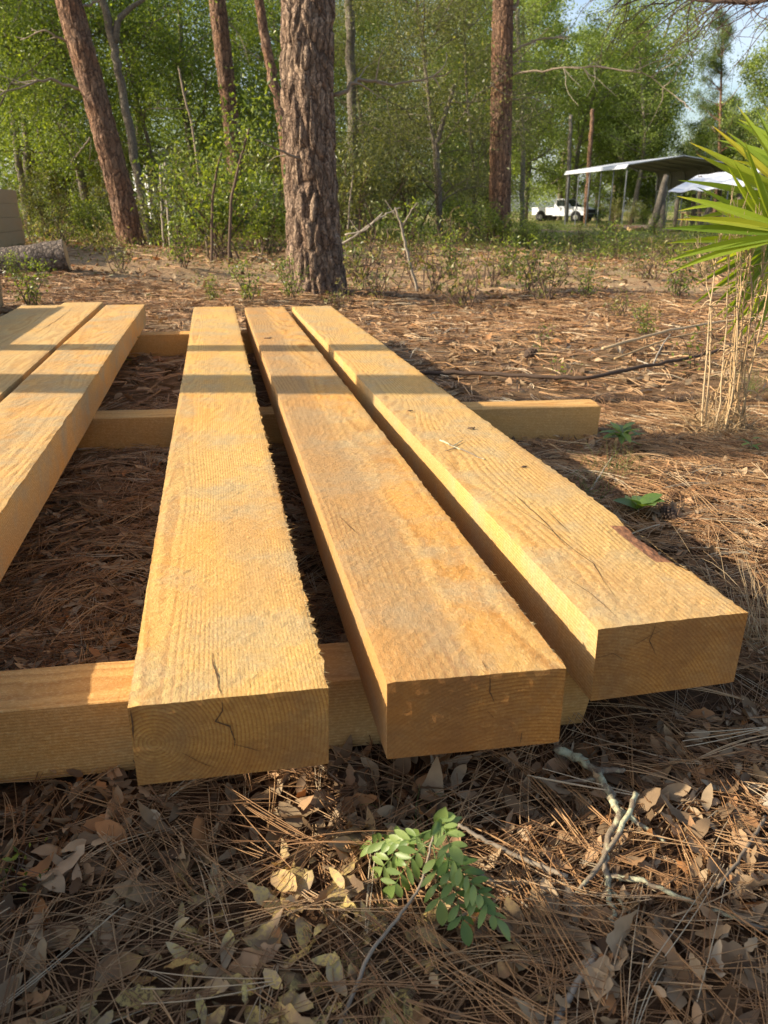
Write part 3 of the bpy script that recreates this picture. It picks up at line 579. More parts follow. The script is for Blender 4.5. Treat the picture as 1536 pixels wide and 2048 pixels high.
tall_pine('tall pine right of centre with long bare limbs reaching right', [(1000, 472), (1001, 300), (1004, 120), (1006, 0)], 18.5, .47, .42, 15, MT['pine_far'], 4, 220, 60,
          dead=[([(1022, 150, 0), (1100, 138, -.4), (1200, 134, -.8), (1290, 145, -1.2), (1390, 225, -1.6)], .024, 14), ([(1022, 105, 0), (1070, 80, .1), (1140, 72, .2)], .025, 7), ([(1016, 30, 0), (1035, 10, 0), (1060, -30, 0)], .06, 3),
                ([(1018, 135, 0), (1045, 122, .3), (1100, 128, .5)], .014, 3), ([(1016, 290, 0), (1022, 320, -.2), (1016, 345, -.2)], .012, 1), ([(1016, 200, 0), (1060, 195, .2), (1110, 215, .4)], .016, 4)])
def offscreen_pine(x, y, w0, label, seed, lean):
    root = empty('pine_tree', (x, y, -.02), label, 'pine tree', 'pines standing beyond the left edge')
    pine_trunk(np.array([(0, 0, 0), (0, -6*lean, 6), (0, -12*lean, 12), (0, -13*lean, 15)]), [w0/2, w0/2*.97, w0/2*.7, .08], MT['pine'], 40, 90, .012, flare=.1).build('trunk', MT['pine'], root)
    _, cr_, fo = pine_crown(seed, 16, 10.5, 2.2, 700); a_ = cr_.build('limbs', MT['pine'], root); b_ = fo.build('crown', MT['pineneedle'], root, smooth=False); a_.location = b_.location = (0, -12*lean, 0)
xs_ = -3.6
offscreen_pine(xs_, 4.56, .175, 'slender pine beyond the left edge casting the narrow shadow bar', 11, .3)
offscreen_pine(xs_-.3, 3.81, .335, 'middling pine beyond the left edge casting the wide shadow bar', 12, .3)
offscreen_pine(xs_, .885, .62, 'thick pine beyond the left edge shading the foreground litter', 13, .12)
# broadleaf prototypes, then copies
oakA = broadleaf(21, 8.0, 1.5, 2.6, 36000, .064, MT['oak'], MT['oakbark'], .11)
oakB = broadleaf(22, 7.2, .9, 2.3, 34000, .066, MT['oak2'], MT['oakbark'], .08)
oliv = broadleaf(23, 7.0, .7, 2.5, 38000, .062, MT['olive'], MT['oakbark'], .07, lump=.36, elong=3.2)
oakD = broadleaf(24, 7.6, 1.1, 2.2, 26000, .074, MT['oak2'], MT['oakbark'], .06, (.12, .05))
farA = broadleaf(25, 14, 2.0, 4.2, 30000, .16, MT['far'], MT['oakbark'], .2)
farB = broadleaf(26, 11, 1.0, 3.4, 26000, .15, MT['oak'], MT['oakbark'], .16)
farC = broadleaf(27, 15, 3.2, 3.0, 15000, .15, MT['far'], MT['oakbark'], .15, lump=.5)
protos = {}
def place(kind, px, d, sc, label, cat='tree', group='broadleaf trees of the wood edge', rz=None, name='broadleaf_tree'):
    p = atd(px, 420, d); loc = (p[0], p[1], gz(p[0], p[1])-.05); rz = rng.uniform(0, 6.28) if rz is None else rz
    if kind not in protos:
        protos[kind] = mk_tree(name, label, cat, loc, {'A': oakA, 'B': oakB, 'O': oliv, 'D': oakD, 'F': farA, 'G': farB, 'H': farC}[kind], group, rz, sc); return protos[kind]
    return copy_tree(protos[kind], loc, rz, sc, label, group)
NEAR = [('B', -60, 19, 1.05, 'bright green tree cut by the left edge of the wood'), ('A', 50, 25, 1.05, 'oak behind the far left slim trunk, its foliage lit from the left'),
 ('B', 110, 26, 1.15, 'fresh green tree behind the leaning pine at its left'), ('A', 180, 24, 1.0, 'darker oak directly behind the leaning pine'),
 ('D', 330, 24, 1.0, 'slender green tree between the leaning pine and the straight reddish pine'), ('A', 400, 28, 1.2, 'dense oak rising behind the straight reddish pine'),
 ('D', 545, 25, 1.0, 'leafy young tree just left of the thick pine'), ('A', 600, 30, 1.25, 'tall oak hidden mostly behind the thick pine'),
 ('O', 745, 22, .85, 'olive tinted tree just right of the thick pine'), ('O', 880, 19.5, .98, 'olive green bay tree filling the middle between the two big pines'),
 ('O', 950, 27, 1.1, 'olive tree close behind the tall right pine at its left'), ('B', 700, 31, 1.15, 'fresh green tree in the back beside the narrow sky gap'),
 ('A', 830, 34, 1.25, 'dark oak far behind the olive bay tree'), ('A', 280, 32, 1.3, 'large oak deep in the wood behind the grey forked tree'), ('A', -10, 30, 1.3, 'dark oak deep in the wood at the far left'),
 ('B', 470, 33, 1.3, 'pale green tree deep in the wood behind the straight pine'), ('D', 975, 30, 1.0, 'green tree right behind the tall right pine')]
for a in NEAR: place(*a)
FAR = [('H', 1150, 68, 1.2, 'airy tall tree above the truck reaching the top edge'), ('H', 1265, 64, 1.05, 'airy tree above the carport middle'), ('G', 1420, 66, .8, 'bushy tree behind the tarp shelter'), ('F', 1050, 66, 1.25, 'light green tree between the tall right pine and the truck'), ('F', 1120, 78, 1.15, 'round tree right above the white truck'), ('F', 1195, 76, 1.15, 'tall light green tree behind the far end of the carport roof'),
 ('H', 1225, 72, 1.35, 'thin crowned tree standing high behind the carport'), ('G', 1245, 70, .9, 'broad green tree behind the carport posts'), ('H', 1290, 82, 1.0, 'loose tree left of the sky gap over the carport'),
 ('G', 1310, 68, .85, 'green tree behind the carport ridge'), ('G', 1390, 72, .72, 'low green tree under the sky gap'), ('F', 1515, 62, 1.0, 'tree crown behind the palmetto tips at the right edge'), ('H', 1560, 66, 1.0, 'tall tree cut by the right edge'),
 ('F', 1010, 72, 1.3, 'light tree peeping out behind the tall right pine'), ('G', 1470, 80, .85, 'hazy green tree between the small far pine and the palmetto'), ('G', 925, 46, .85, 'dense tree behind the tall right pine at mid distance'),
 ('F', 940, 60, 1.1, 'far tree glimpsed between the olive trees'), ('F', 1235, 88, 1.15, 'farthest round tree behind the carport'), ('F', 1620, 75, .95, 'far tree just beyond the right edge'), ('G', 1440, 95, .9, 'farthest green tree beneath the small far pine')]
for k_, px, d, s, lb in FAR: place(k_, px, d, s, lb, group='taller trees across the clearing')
wd_, cr_, fo = pine_crown(31, 13, 2.0, 3.4, 1100, .42, tr=.16)
p = atd(1430, 420, 62); mk_tree('pine_tree', 'small far pine pointing into the sky gap above the tarp', 'pine tree', (p[0], p[1], 0), (wd_, cr_, fo, MT['pineneedle'], MT['pine_far']))
# slim individual trunks of the wood edge
def slim(label, pxs, d, r0, r1, mat, forks=(), name='slim_tree', top=1.6, nl=1600, fm='oak', group=None):
    P = [atd(px, py, d) for px, py in pxs]; P[0][2] = gz(P[0][0], P[0][1])-.05; loc = P[0].copy(); root = empty(name, tuple(loc), label, 'tree', group)
    e = P[-1]-P[-2]; P.append(P[-1]+e/np.linalg.norm(e)*top); L = np.array([q-loc for q in P]); tt = np.linspace(0, 1, 26)
    q = np.stack([np.interp(tt, np.linspace(0, 1, len(L)), L[:, a]) for a in range(3)], -1); q[1:] += rng.normal(0, r0*.14, (25, 3)); b = MB(); b.tube(q, np.linspace(r0, r1, 26), 9, wob=.06); b.build('trunk', mat, root)
    lf = MB(); C = [q[-1], q[-3]]
    for f in forks:
        F_ = np.array([atd(px, py, d)-loc for px, py in f[0]]); b = MB(); tt = np.linspace(0, 1, len(F_)*4)
        ff = np.stack([np.interp(tt, np.linspace(0, 1, len(F_)), F_[:, a]) for a in range(3)], -1); b.tube(ff, np.linspace(f[1], f[1]*.4, len(ff)), 7); b.build('limb', mat, root); C.append(ff[-1])
    if nl:
        C = np.array(C); k = rng.integers(0, len(C), nl); leaf_cloud(lf, C[k]+rng.normal(0, .55 if nl > 1000 else .3, (nl, 3)), .07, rng); lf.build('crown', MT[fm], root, smooth=False)
    return root
slim('grey lichened oak forking just behind the leaning pine', [(303, 450), (285, 400), (262, 270), (238, 150), (228, 90), (205, 0)], 17.5, .085, .07, MT['oakbark'], [([(229, 85), (236, 40), (262, 15), (300, -8)], .075)])
slim('slim pale trunk farthest left, half lit', [(52, 432), (42, 360), (28, 250), (18, 120)], 24, .10, .08, MT['oakbark'])
slim('thin trunk between the far left trunk and the leaning pine', [(124, 408), (112, 350), (102, 290), (92, 180)], 27, .075, .06, MT['pine_far'])
slim('leaning reddish trunk half hidden left of the thick pine', [(590, 440), (566, 240), (545, 150), (525, 50)], 15, .10, .07, MT['pine_far'], nl=0)
slim('slim mossy trunk just right of the thick pine', [(712, 440), (706, 260), (702, 110), (698, 0)], 21, .12, .10, MT['oakbark'])
slim('dark stemmed sapling leaning right, left of the thick pine', [(453, 465), (462, 400), (478, 330), (492, 280)], 12, .022, .014, MT['darktwig'], nl=520, fm='shrub', top=.15)
slim('dark stemmed sapling beside a brighter bush', [(418, 455), (424, 400), (433, 345), (440, 318)], 12.5, .022, .013, MT['darktwig'], nl=480, fm='shrub', top=.1)
slim('bare forked stick standing behind the shrubs', [(404, 330), (385, 250), (368, 190), (360, 150)], 14, .02, .012, MT['twig'], [([(369, 192), (376, 178)], .01)], nl=0, top=.1)
slim('crooked olive tree stem in the middle of the wood edge', [(882, 440), (878, 360), (872, 290), (885, 250), (900, 200)], 18, .06, .04, MT['oakbark'], [([(872, 300), (860, 250), (845, 200)], .03)], nl=1400, fm='olive', top=.3)
slim('pair of pale thin trunks seen left of the truck', [(1048, 400), (1046, 300), (1042, 200)], 34, .10, .08, MT['oakbark'], nl=0, top=3)
slim('thin orange tinted trunk above the truck', [(1175, 400), (1178, 330), (1182, 270)], 58, .16, .12, MT['pine_far'], nl=0, top=1.5)
slim('grey thin trunk left of the orange tinted one', [(1136, 390), (1138, 330), (1140, 280)], 60, .15, .12, MT['oakbark'], nl=0, top=1.5)
# drooping bare twigs at the top right
def twig_spray():
    root = empty('overhanging_limb', tuple(atd(1500, -60, 9)), 'bare drooping twigs hanging into the top right corner of the sky', 'tree limb'); loc = atd(1500, -60, 9); rs = np.random.default_rng(5); b = MB()
    A = np.array([atd(*q)-loc for q in ((1620, -20, 9), (1500, 5, 9), (1400, 0, 9.1), (1330, -15, 9.2), (1250, -30, 9.3))]); b.tube(A, np.linspace(.03, .008, 5), 6, r=.3)
    for s_ in range(55):
        f = rs.uniform(0, 1)*4; i = min(3, int(f)); p = A[i]+(A[i+1]-A[i])*(f-i); q, _ = wander(p, (-.8+rs.normal(0, .5), rs.normal(0, .5), rs.uniform(-.7, .15)), rs.uniform(.3, 1.0), 9, .16, rs, -.05)
        b.tube(q, np.linspace(.006, .0018, 10), 4, cap=False, r=.3)
        for _ in range(2):
            q2, _ = wander(q[rs.integers(2, 8)], (-.5+rs.normal(0, .7), rs.normal(0, .6), -.3), rs.uniform(.1, .35), 5, .2, rs, -.05); b.tube(q2, np.linspace(.003, .0012, 6), 3, cap=False, r=.3)
    b.build('twigs', MT['darktwig'], root)
twig_spray()
# ---------------------------------------------------------------- shrubs, undergrowth, far woods
def shrub(seed, H, R, n, ls, mat, stems=9, el=2.2):
    rs = np.random.default_rng(seed); w_, f_ = MB(), MB(); tips = []
    for s_ in range(stems):
        a = rs.uniform(0, 6.283); q, _ = wander((rs.normal(0, R*.12), rs.normal(0, R*.12), -.03), (math.cos(a)*R/H*rs.uniform(.2, 1), math.sin(a)*R/H*rs.uniform(.2, 1), 1), H*rs.uniform(.6, 1.1), 6, .13, rs)
        w_.tube(q, np.linspace(.011*H+.002, .003, 7), 5, cap=False)
        for _ in range(4):
            q2, _ = wander(q[rs.integers(2, 7)], rs.normal(0, .6, 3)+[0, 0, .6], H*rs.uniform(.15, .4), 4, .2, rs); w_.tube(q2, np.linspace(.005, .002, 5), 4, cap=False); tips += [q2[-1], q2[-2], q2[2]]
        tips.append(q[-1])
    tips = np.array(tips); k = rs.integers(0, len(tips), n); P = tips[k]+rs.normal(0, .055*H**.7+.015, (n, 3)); P[:, 2] = np.maximum(P[:, 2], .03); leaf_cloud(f_, P, ls, rs, el, up=.8)
    return w_, f_, mat
SHR = {'a': shrub(41, 1.3, .8, 2600, .065, MT['shrub']), 'b': shrub(42, .7, .45, 420, .06, MT['shrub'], 7), 'c': shrub(43, .45, .4, 130, .055, MT['dryshrub'], 8, 2.6), 'd': shrub(44, 1.6, 1.0, 2600, .07, MT['olive'], 10), 'e': shrub(45, .35, .12, 34, .06, MT['shrub'], 3, 2.6)}
sp_ = {}
def put_shrub(k, px, py, sc, label, d=None, group=None, name='shrub', cat='shrub'):
    if d is None: p = at(px, py, 0); p = at(px, py, gz(p[0], p[1]))
    else: p = atd(px, 420, d)
    loc = (p[0], p[1], gz(p[0], p[1])-.01)
    if k not in sp_:
        o = empty(name, loc, label, cat, group, rng.uniform(0, 6)); o.scale = (sc,)*3; w_, f_, m_ = SHR[k]; w_.build('stems', MT['darktwig'], o); f_.build('leaves', m_, o, smooth=False); sp_[k] = o; return
    copy_tree(sp_[k], loc, rng.uniform(0, 6.28), sc, label, group)
G1 = 'bushes along the wood edge'
for a in [('a', 395, 500, .42, 'small bright bush at the foot of the two dark stemmed saplings'), ('a', 440, 0, 1.35, 'bright leafed bush standing between the leaning pine and thick pine', 14), ('a', 530, 0, 1.2, 'bush directly left of the thick pine', 15),
          ('d', 340, 0, 1.0, 'olive bush behind the leaning pine foot, at its right', 17), ('d', 90, 0, .8, 'dark green bush behind the log', 19), ('a', 180, 0, .75, 'green bush touching the leaning pine at its left', 18.5), ('d', 740, 0, 1.1, 'olive bush right of the thick pine', 17),
          ('d', 830, 0, 1.15, 'olive bush behind the leaning dead stick', 18), ('a', 925, 0, .75, 'low green bush left of the tall right pine', 17.5), ('a', 1000, 0, .72, 'low green bush hiding the foot of the tall right pine', 16.5), ('a', 1060, 0, .55, 'bright yellow green bush in front of the truck', 17),
          ('d', 600, 0, 1.3, 'olive bush behind the thick pine', 20), ('a', 20, 0, .8, 'green bush between the tall lumber stack and the far left trunk', 21), ('d', 1225, 0, .9, 'dark bush behind the carport posts', 56), ('d', 1265, 0, .9, 'bush inside the carport opening', 58), ('a', 1290, 0, .9, 'green bush beside the leaning log posts', 50),
          ('d', 460, 0, 1.2, 'olive bush deeper between the two left pines', 21), ('d', 680, 0, 1.0, 'bush touching the slim mossy trunk', 19), ('d', 960, 0, 1.1, 'dark bush behind the tall right pine', 23), ('a', 1200, 0, 1.2, 'large green bush right of the truck', 66), ('d', 240, 0, 1.2, 'dim bush deep behind the grey forked oak', 24), ('d', 140, 0, 1.2, 'dim bush behind the thin left trunk', 25)]:
    put_shrub(a[0], a[1], a[2], a[3], a[4], a[5] if len(a) > 5 else None, G1)
G2 = 'small plants scattered over the needle bed'
for k_, px, py, sc, lb in [('b', 585, 600, .5, 'leafy plant at the left foot of the thick pine'), ('b', 425, 608, .35, 'small plant behind the far end of the yellow timber'), ('b', 705, 545, .75, 'small bright plant right of the thick pine'), ('c', 760, 600, 1.0, 'dry bushy plant just right of the thick pine foot'),
    ('c', 860, 590, 1.3, 'dry plant beside the leaning dead stick'), ('b', 905, 565, .8, 'leafy plant in the middle of the clearing'), ('c', 980, 575, 1.25, 'dark dry plant right of the leaning stick'), ('c', 930, 620, 1.0, 'dry plant nearest the right timbers, centre'), ('b', 1010, 540, .7, 'green plant in front of the tall right pine'),
    ('b', 1170, 600, .5, 'thin upright plant alone on the needles'), ('c', 1300, 560, 1.1, 'rounded dry plant in the right clearing'), ('c', 1240, 640, .55, 'dead stubby plant on the dark needles'), ('b', 1290, 672, .3, 'tiny green tuft under the stubby dead plant'), ('b', 60, 600, .55, 'weedy plant in front of the log'),
    ('b', 30, 560, .4, 'weedy plant at the left edge by the log'), ('b', 240, 735, .28, 'tiny plant growing in the wide gap'), ('e', 1085, 700, .5, 'single tiny sprout right of the timbers'), ('e', 1120, 770, .4, 'second tiny sprout nearer the middle bearer'), ('b', 1395, 520, .8, 'green plant just left of the palmetto'),
    ('e', 1385, 745, .7, 'yellow green sprout left of the dry stalks'), ('e', 25, 1790, .22, 'tiny green sprout at the left edge of the foreground'), ('c', 1400, 560, 1.0, 'dry plant near the palmetto'), ('b', 1090, 500, .8, 'plant in front of the yellow green bush'), ('c', 680, 620, .6, 'dry sprig behind the far end of the right timber'),
    ('c', 60, 500, 1.3, 'dry bushy weeds behind the log, left'), ('c', 130, 505, 1.3, 'dry bushy weeds behind the log, nearer the leaning pine'), ('c', 200, 500, 1.2, 'weeds just left of the leaning pine foot'), ('b', 100, 490, 1.2, 'greener weed between the log and the leaning pine'), ('b', 320, 500, 1.0, 'weed right of the leaning pine foot'),
    ('b', 500, 610, .5, 'tiny plant behind the orange timber end'), ('c', 240, 530, .8, 'dry weed in front of the leaning pine'), ('c', 540, 500, 1.0, 'dry weed left behind the thick pine'),
    ('c', 720, 570, 1.6, 'spreading dry weed near the right foot of the thick pine'), ('b', 1050, 590, .8, 'low leafy weed right of the dark dry plant'), ('c', 1090, 610, 1.2, 'low dry weed on the dark patch of needles'), ('b', 820, 500, 1.2, 'leafy weed behind the dead stick top'), ('c', 910, 500, 1.5, 'dry weed before the olive bush'), ('b', 1350, 600, .7, 'leafy weed left of the dry stalks, far'),
    ('b', 1230, 520, .9, 'leafy weed on the sunny clearing'), ('c', 1160, 500, 1.4, 'dry weed below the truck'), ('b', 370, 540, .8, 'leafy weed in front of the dark saplings'), ('b', 150, 480, 1.3, 'leafy weed left of the leaning pine'), ('c', 440, 520, 1.2, 'dry weed between the two nearest pines'), ('c', 1340, 520, 1.3, 'dry weed in front of the tarp shelter'),
    ('b', 1310, 475, 1.0, 'green plant before the wood pile'), ('b', 1210, 480, 1.1, 'green plant before the carport posts'), ('c', 820, 540, 1.2, 'dry plant behind the leaning stick'), ('c', 1120, 545, 1.0, 'small dry plant in the open clearing')]:
    put_shrub(k_, px, py, sc, lb, None, G2, 'small_plant', 'plant')
ug = MB(); n = 46000; P = scatter(n, 11.5, 24, .12); dd = np.hypot(P[:, 0], P[:, 1]); rt_ = P[:, 0]*cy-P[:, 1]*sy; pr = rt_/np.maximum(.1, P[:, 0]*sy+P[:, 1]*cy)
msk = (np.sin(P[:, 0]*1.7+1)*np.sin(P[:, 1]*1.3)+np.sin(P[:, 0]*4.1)*np.sin(P[:, 1]*3.7+2)*.6 > .05-.9*sst(14, 20, dd)) & ((pr < -.17) | (dd > 14.5))
P = P[msk]; P[:, 2] += np.abs(rng.normal(0, .17, len(P)))*(.5+sst(13, 19, np.hypot(P[:, 0], P[:, 1]))); leaf_cloud(ug, P, .06, rng, 2.4, up=.8)
tag(ug.build('undergrowth', MT['shrub'], smooth=False), 'low green undergrowth along the edge of the wood', 'undergrowth', kind='stuff')
ug = MB(); P = scatter(60000, 7.5, 30, .12); P = P[(np.sin(P[:, 0]*1.1+4)*np.sin(P[:, 1]*.9+1)+np.sin(P[:, 0]*3.3)*np.sin(P[:, 1]*2.9)*.7 > .15)]; P[:, 2] += np.abs(rng.normal(0, .09, len(P))); leaf_cloud(ug, P, .055, rng, 4, up=0)
for cx_, cy_, cs_, cn_ in [(float(q_[0]), float(q_[1]), float(q_[2]), int(q_[3])) for q_ in np.column_stack([scatter(170, 8.5, 24, .05)[:, :2], rng.uniform(.12, .34, 170), rng.uniform(30, 110, 170)])]:
    if math.hypot(cx_-1.05, cy_-8.22) < .7: continue
    Q_ = np.column_stack([rng.normal(cx_, cs_, cn_), rng.normal(cy_, cs_, cn_), np.zeros(cn_)]); Q_[:, 2] = gh(Q_[:, 0], Q_[:, 1])+np.abs(rng.normal(0, cs_*.8, cn_))*np.exp(-((Q_[:, 0]-cx_)**2+(Q_[:, 1]-cy_)**2)/cs_**2/2); leaf_cloud(ug, Q_, .055, rng, 3, up=.5)
tag(ug.build('weeds', MT['dryshrub'], smooth=False), 'thin dry weeds scattered through the clearing', 'weeds', kind='stuff')
fg = MB(); n = 30000; f = rng.uniform(0, 1, n)**.7*48+22; r = rng.uniform(.12, .62, n)*f; x = r*cy+f*sy; y = -r*sy+f*cy; P = np.stack([x, y, gh(x, y)+rng.uniform(0, .02, n)], -1)
P = P[np.sin(P[:, 0]*.5+1)*np.sin(P[:, 1]*.35)+.5*np.sin(P[:, 0]*1.7)*np.sin(P[:, 1]*1.1) > -.3]
K = 3; hh = rng.uniform(.06, .22, len(P)); ln_ = rng.normal(0, .05, (len(P), 2)); a = rng.uniform(0, 6.28, len(P)); sx_ = np.stack([np.cos(a), np.sin(a), 0*a], -1)*.008
V = np.stack([P-sx_, P+sx_, P+np.column_stack([ln_, hh])], 1); fg.add(V.reshape(-1, 3), t=np.arange(len(P))[:, None]*3+np.arange(3)[None], r=np.repeat(rng.uniform(0, 1, len(P)), 3))
tag(fg.build('grass', MT['grass'], smooth=False), 'thin pale green grass in the clearing before the carport', 'grass', kind='stuff')
fw = MB(); rs = np.random.default_rng(77); C = []
for i_ in range(420):
    ang = rs.uniform(-.62, .60); ds = rs.uniform(38, 60) if ang < .02 else rs.uniform(98, 150); hz = rs.uniform(0, 1)**1.1*(9 if ang < .02 else 9.5); C.append((math.sin(ang+YAW)*ds, math.cos(ang+YAW)*ds, hz))
C = np.array(C); k = rs.integers(0, len(C), 120000); P = C[k]+rs.normal(0, 1, (120000, 3))*[1.9, 1.9, 1.3]; P[:, 2] = np.abs(P[:, 2])
leaf_cloud(fw, P, .22, rs, 1.8, rr=np.clip(rs.uniform(0, 1, len(C))[k]*.6+rs.uniform(0, .4, len(k)), 0, 1))
tag(fw.build('distant_woods', MT['oak'], smooth=False), 'dense green woods closing the background', 'woods', kind='stuff')
# ---------------------------------------------------------------- truck, carport, tarp shelter, shed
PW = plain('white_vehicle_paint', (.72, .75, .80), .3, var=.04); PB = plain('black_trim', (.03, .03, .033), .5); PG = N('dark_glass'); PG.surf((.03, .04, .045), .08, spec=.6); PG = PG.m
PT = plain('tyre_rubber', (.025, .025, .025), .85); PM = plain('wheel_metal', (.45, .45, .46), .35, .7); PH = plain('headlight_glass', (.6, .62, .63), .15)
def prism(mb, prof, y0, y1, m=0, ins=0):       # side profile (x,z) extruded over y
    n = len(prof); c = np.mean(prof, 0); a = [(x, y0, z) for x, z in prof]+[(x, y1, z) for x, z in prof]
    q = [(i, (i+1) % n, n+(i+1) % n, n+i) for i in range(n)]; a += [(c[0], y0, c[1]), (c[0], y1, c[1])]
    mb.add(a, q, [((i+1) % n, i, 2*n) for i in range(n)]+[(n+i, n+(i+1) % n, 2*n+1) for i in range(n)], m=m)
def truck():
    p = cf(13.75, 65); root = empty('pickup_truck', (p[0], p[1], .02), 'old white pickup truck parked by the left end of the carport', 'truck', rz=0)
    # +x is the front of the truck
    b = MB(); prism(b, [(-2.6, .55), (-2.6, 1.12), (-.62, 1.12), (-.62, .55)], -.95, .95); prism(b, [(-.62, .48), (-.62, 1.15), (.95, 1.15), (.95, .48)], -.95, .95)
    prism(b, [(.95, .52), (.95, 1.16), (1.3, 1.19), (2.25, 1.10), (2.42, 1.0), (2.42, .78), (2.3, .55)], -.93, .93); b.build('body', PW, root, smooth=False)
    c = MB(); prism(c, [(-.62, 1.15), (-.5, 1.72), (-.38, 1.80), (.28, 1.80), (.40, 1.75), (.98, 1.16)], -.80, .80); c.build('cab', PW, root, smooth=False)
    for s_ in (-1, 1):
        g_ = MB(); g_.add([(-.35, s_*.808, 1.22), (.68, s_*.808, 1.22), (.30, s_*.808, 1.70), (-.35, s_*.808, 1.70)], [(0, 1, 2, 3) if s_ < 0 else (3, 2, 1, 0)]); g_.build('side_window', PG, root, smooth=False)
        h = MB(); h.box(2.36, 2.44, s_*.80-.12, s_*.80+.12, .84, 1.0); h.build('headlight', PH, root, smooth=False)
        d = MB(); d.box(-.45, .85, s_*.952-.012, s_*.952+.012, .58, 1.12); dr = d.build('door', PW, root, smooth=False); hd = MB(); hd.box(-.38, -.2, s_*.97-.02, s_*.97+.02, .98, 1.02); hd.build('handle', PB, dr, smooth=False)
        mi_ = MB(); mi_.box(.72, .84, s_*1.05-.1, s_*1.05+.1, 1.15, 1.35); mi_.build('mirror', PB, root, smooth=False)
        for wx in (-1.75, 1.55):
            t_ = MB(); t_.tube([(wx, s_*.98, .38), (wx, s_*.72, .38)], .38, 20); wo_ = t_.build('wheel', PT, root, smooth=False); r_ = MB(); r_.tube([(wx, s_*1.0, .38), (wx, s_*.9, .38)], .2, 14); r_.build('rim', PM, wo_, smooth=False)
            a_ = MB(); a_.tube([(wx, s_*.965, .42), (wx, s_*.6, .42)], .47, 20); a_.build('wheel_arch', PB, root, smooth=False)
    g_ = MB(); g_.add([(.985, -.72, 1.20), (.985, .72, 1.20), (.43, .66, 1.73), (.43, -.66, 1.73)], [(0, 1, 2, 3)]); g_.build('windscreen', PG, root, smooth=False)
    g_ = MB(); g_.box(2.37, 2.45, -.62, .62, .70, 1.0); g_.build('grille', PB, root, smooth=False); g_ = MB(); g_.box(2.32, 2.56, -.97, .97, .42, .64); g_.build('bumper', PB, root, smooth=False)
    g_ = MB(); g_.box(-2.5, -.72, -.78, .78, 1.121, 1.13); g_.build('bed', PB, root, smooth=False)
    root.rotation_euler[2] = -YAW-math.radians(42); root.scale = (.92,)*3
truck()
CM = N('carport_sheet'); _o = CM.coord(); _w = CM.math('FRACT', CM.math('MULTIPLY', CM.new('ShaderNodeSeparateXYZ').outputs[1], 1)); 
_s = CM.new('ShaderNodeSeparateXYZ'); CM.put(_s.inputs[0], _o); _w = CM.math('SINE', CM.math('MULTIPLY', _s.outputs[1], 30)); CM.surf(CM.mix(CM.noise(_o, 1.5, 4), (.46, .49, .54), (.58, .61, .65)), .45, CM.bump(_w, .6, .03), metal=.15); CM = CM.m
CU_ = N('carport_shaded_underside'); _o = CU_.coord(); _s = CU_.new('ShaderNodeSeparateXYZ'); CU_.put(_s.inputs[0], _o); _w = CU_.math('SINE', CU_.math('MULTIPLY', _s.outputs[1], 30)); CU_.surf((.11, .11, .118), .5, CU_.bump(_w, .6, .03), metal=.3); CU_ = CU_.m  # same ribbed sheet, with the shade under the roof put into its dark colour
def carport():
    # local: y along the ridge away from the viewer, x across
    A = cf(12.6, 45); B = cf(11.2, 53); ax = B-A; L = float(np.linalg.norm(ax)); rz = math.atan2(ax[1], ax[0])-math.pi/2
    root = empty('carport', (A[0], A[1], 0), 'open metal carport with pale low pitched roof on thin posts', 'carport', rz=rz); W_, E, Rg = 6.0, 3.08, 3.56
    def prof(off=0):
        return [(-.18, E-.16+off), (-.05, E+.02+off), (W_/2, Rg+off), (W_-.35, E+.12+off), (W_-.1, E-.02+off), (W_, E-.3+off), (W_, E-1.05+off)]
    def sheet(pr, name, mat):
        m = MB(); n = len(pr); up = [(x, y, z) for y in (-.15, L+.15) for x, z in pr]; lo_ = [(x, y, z-.035) if i_ < 5 else (x-.035, y, z) for y in (-.15, L+.15) for i_, (x, z) in enumerate(pr)]
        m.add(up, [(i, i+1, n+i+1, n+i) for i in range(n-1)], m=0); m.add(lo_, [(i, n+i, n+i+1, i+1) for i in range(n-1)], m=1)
        e = [(i, i+1, 2*n+i+1, 2*n+i) for i in range(n-1)]+[(n+i+1, n+i, 3*n+i, 3*n+i+1) for i in range(n-1)]+[(0, 2*n, 3*n, n), (n-1, 2*n-1, 4*n-1, 3*n-1)]
        m.add(up+lo_, e, m=0); m.build(name, mat, root, smooth=False)
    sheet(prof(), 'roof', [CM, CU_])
    ST_ = plain('galvanised_tube', (.20, .21, .22), .5, .4)
    for i in range(6):
        y = .1+i*(L-.2)/5; m = MB(); pts = [(0.02, y, 0), (.02, y, E-.1), (.1, y, E-.02), (W_/2, y, Rg-.075), (W_-.36, y, E+.03), (W_-.16, y, E-.1), (W_-.07, y, E-.35), (W_-.07, y, 0)]
        for a_, b_ in zip(pts[:-1], pts[1:]): m.tube([a_, b_], .033, 6)
        m.build('frame', ST_, root, smooth=False)
    
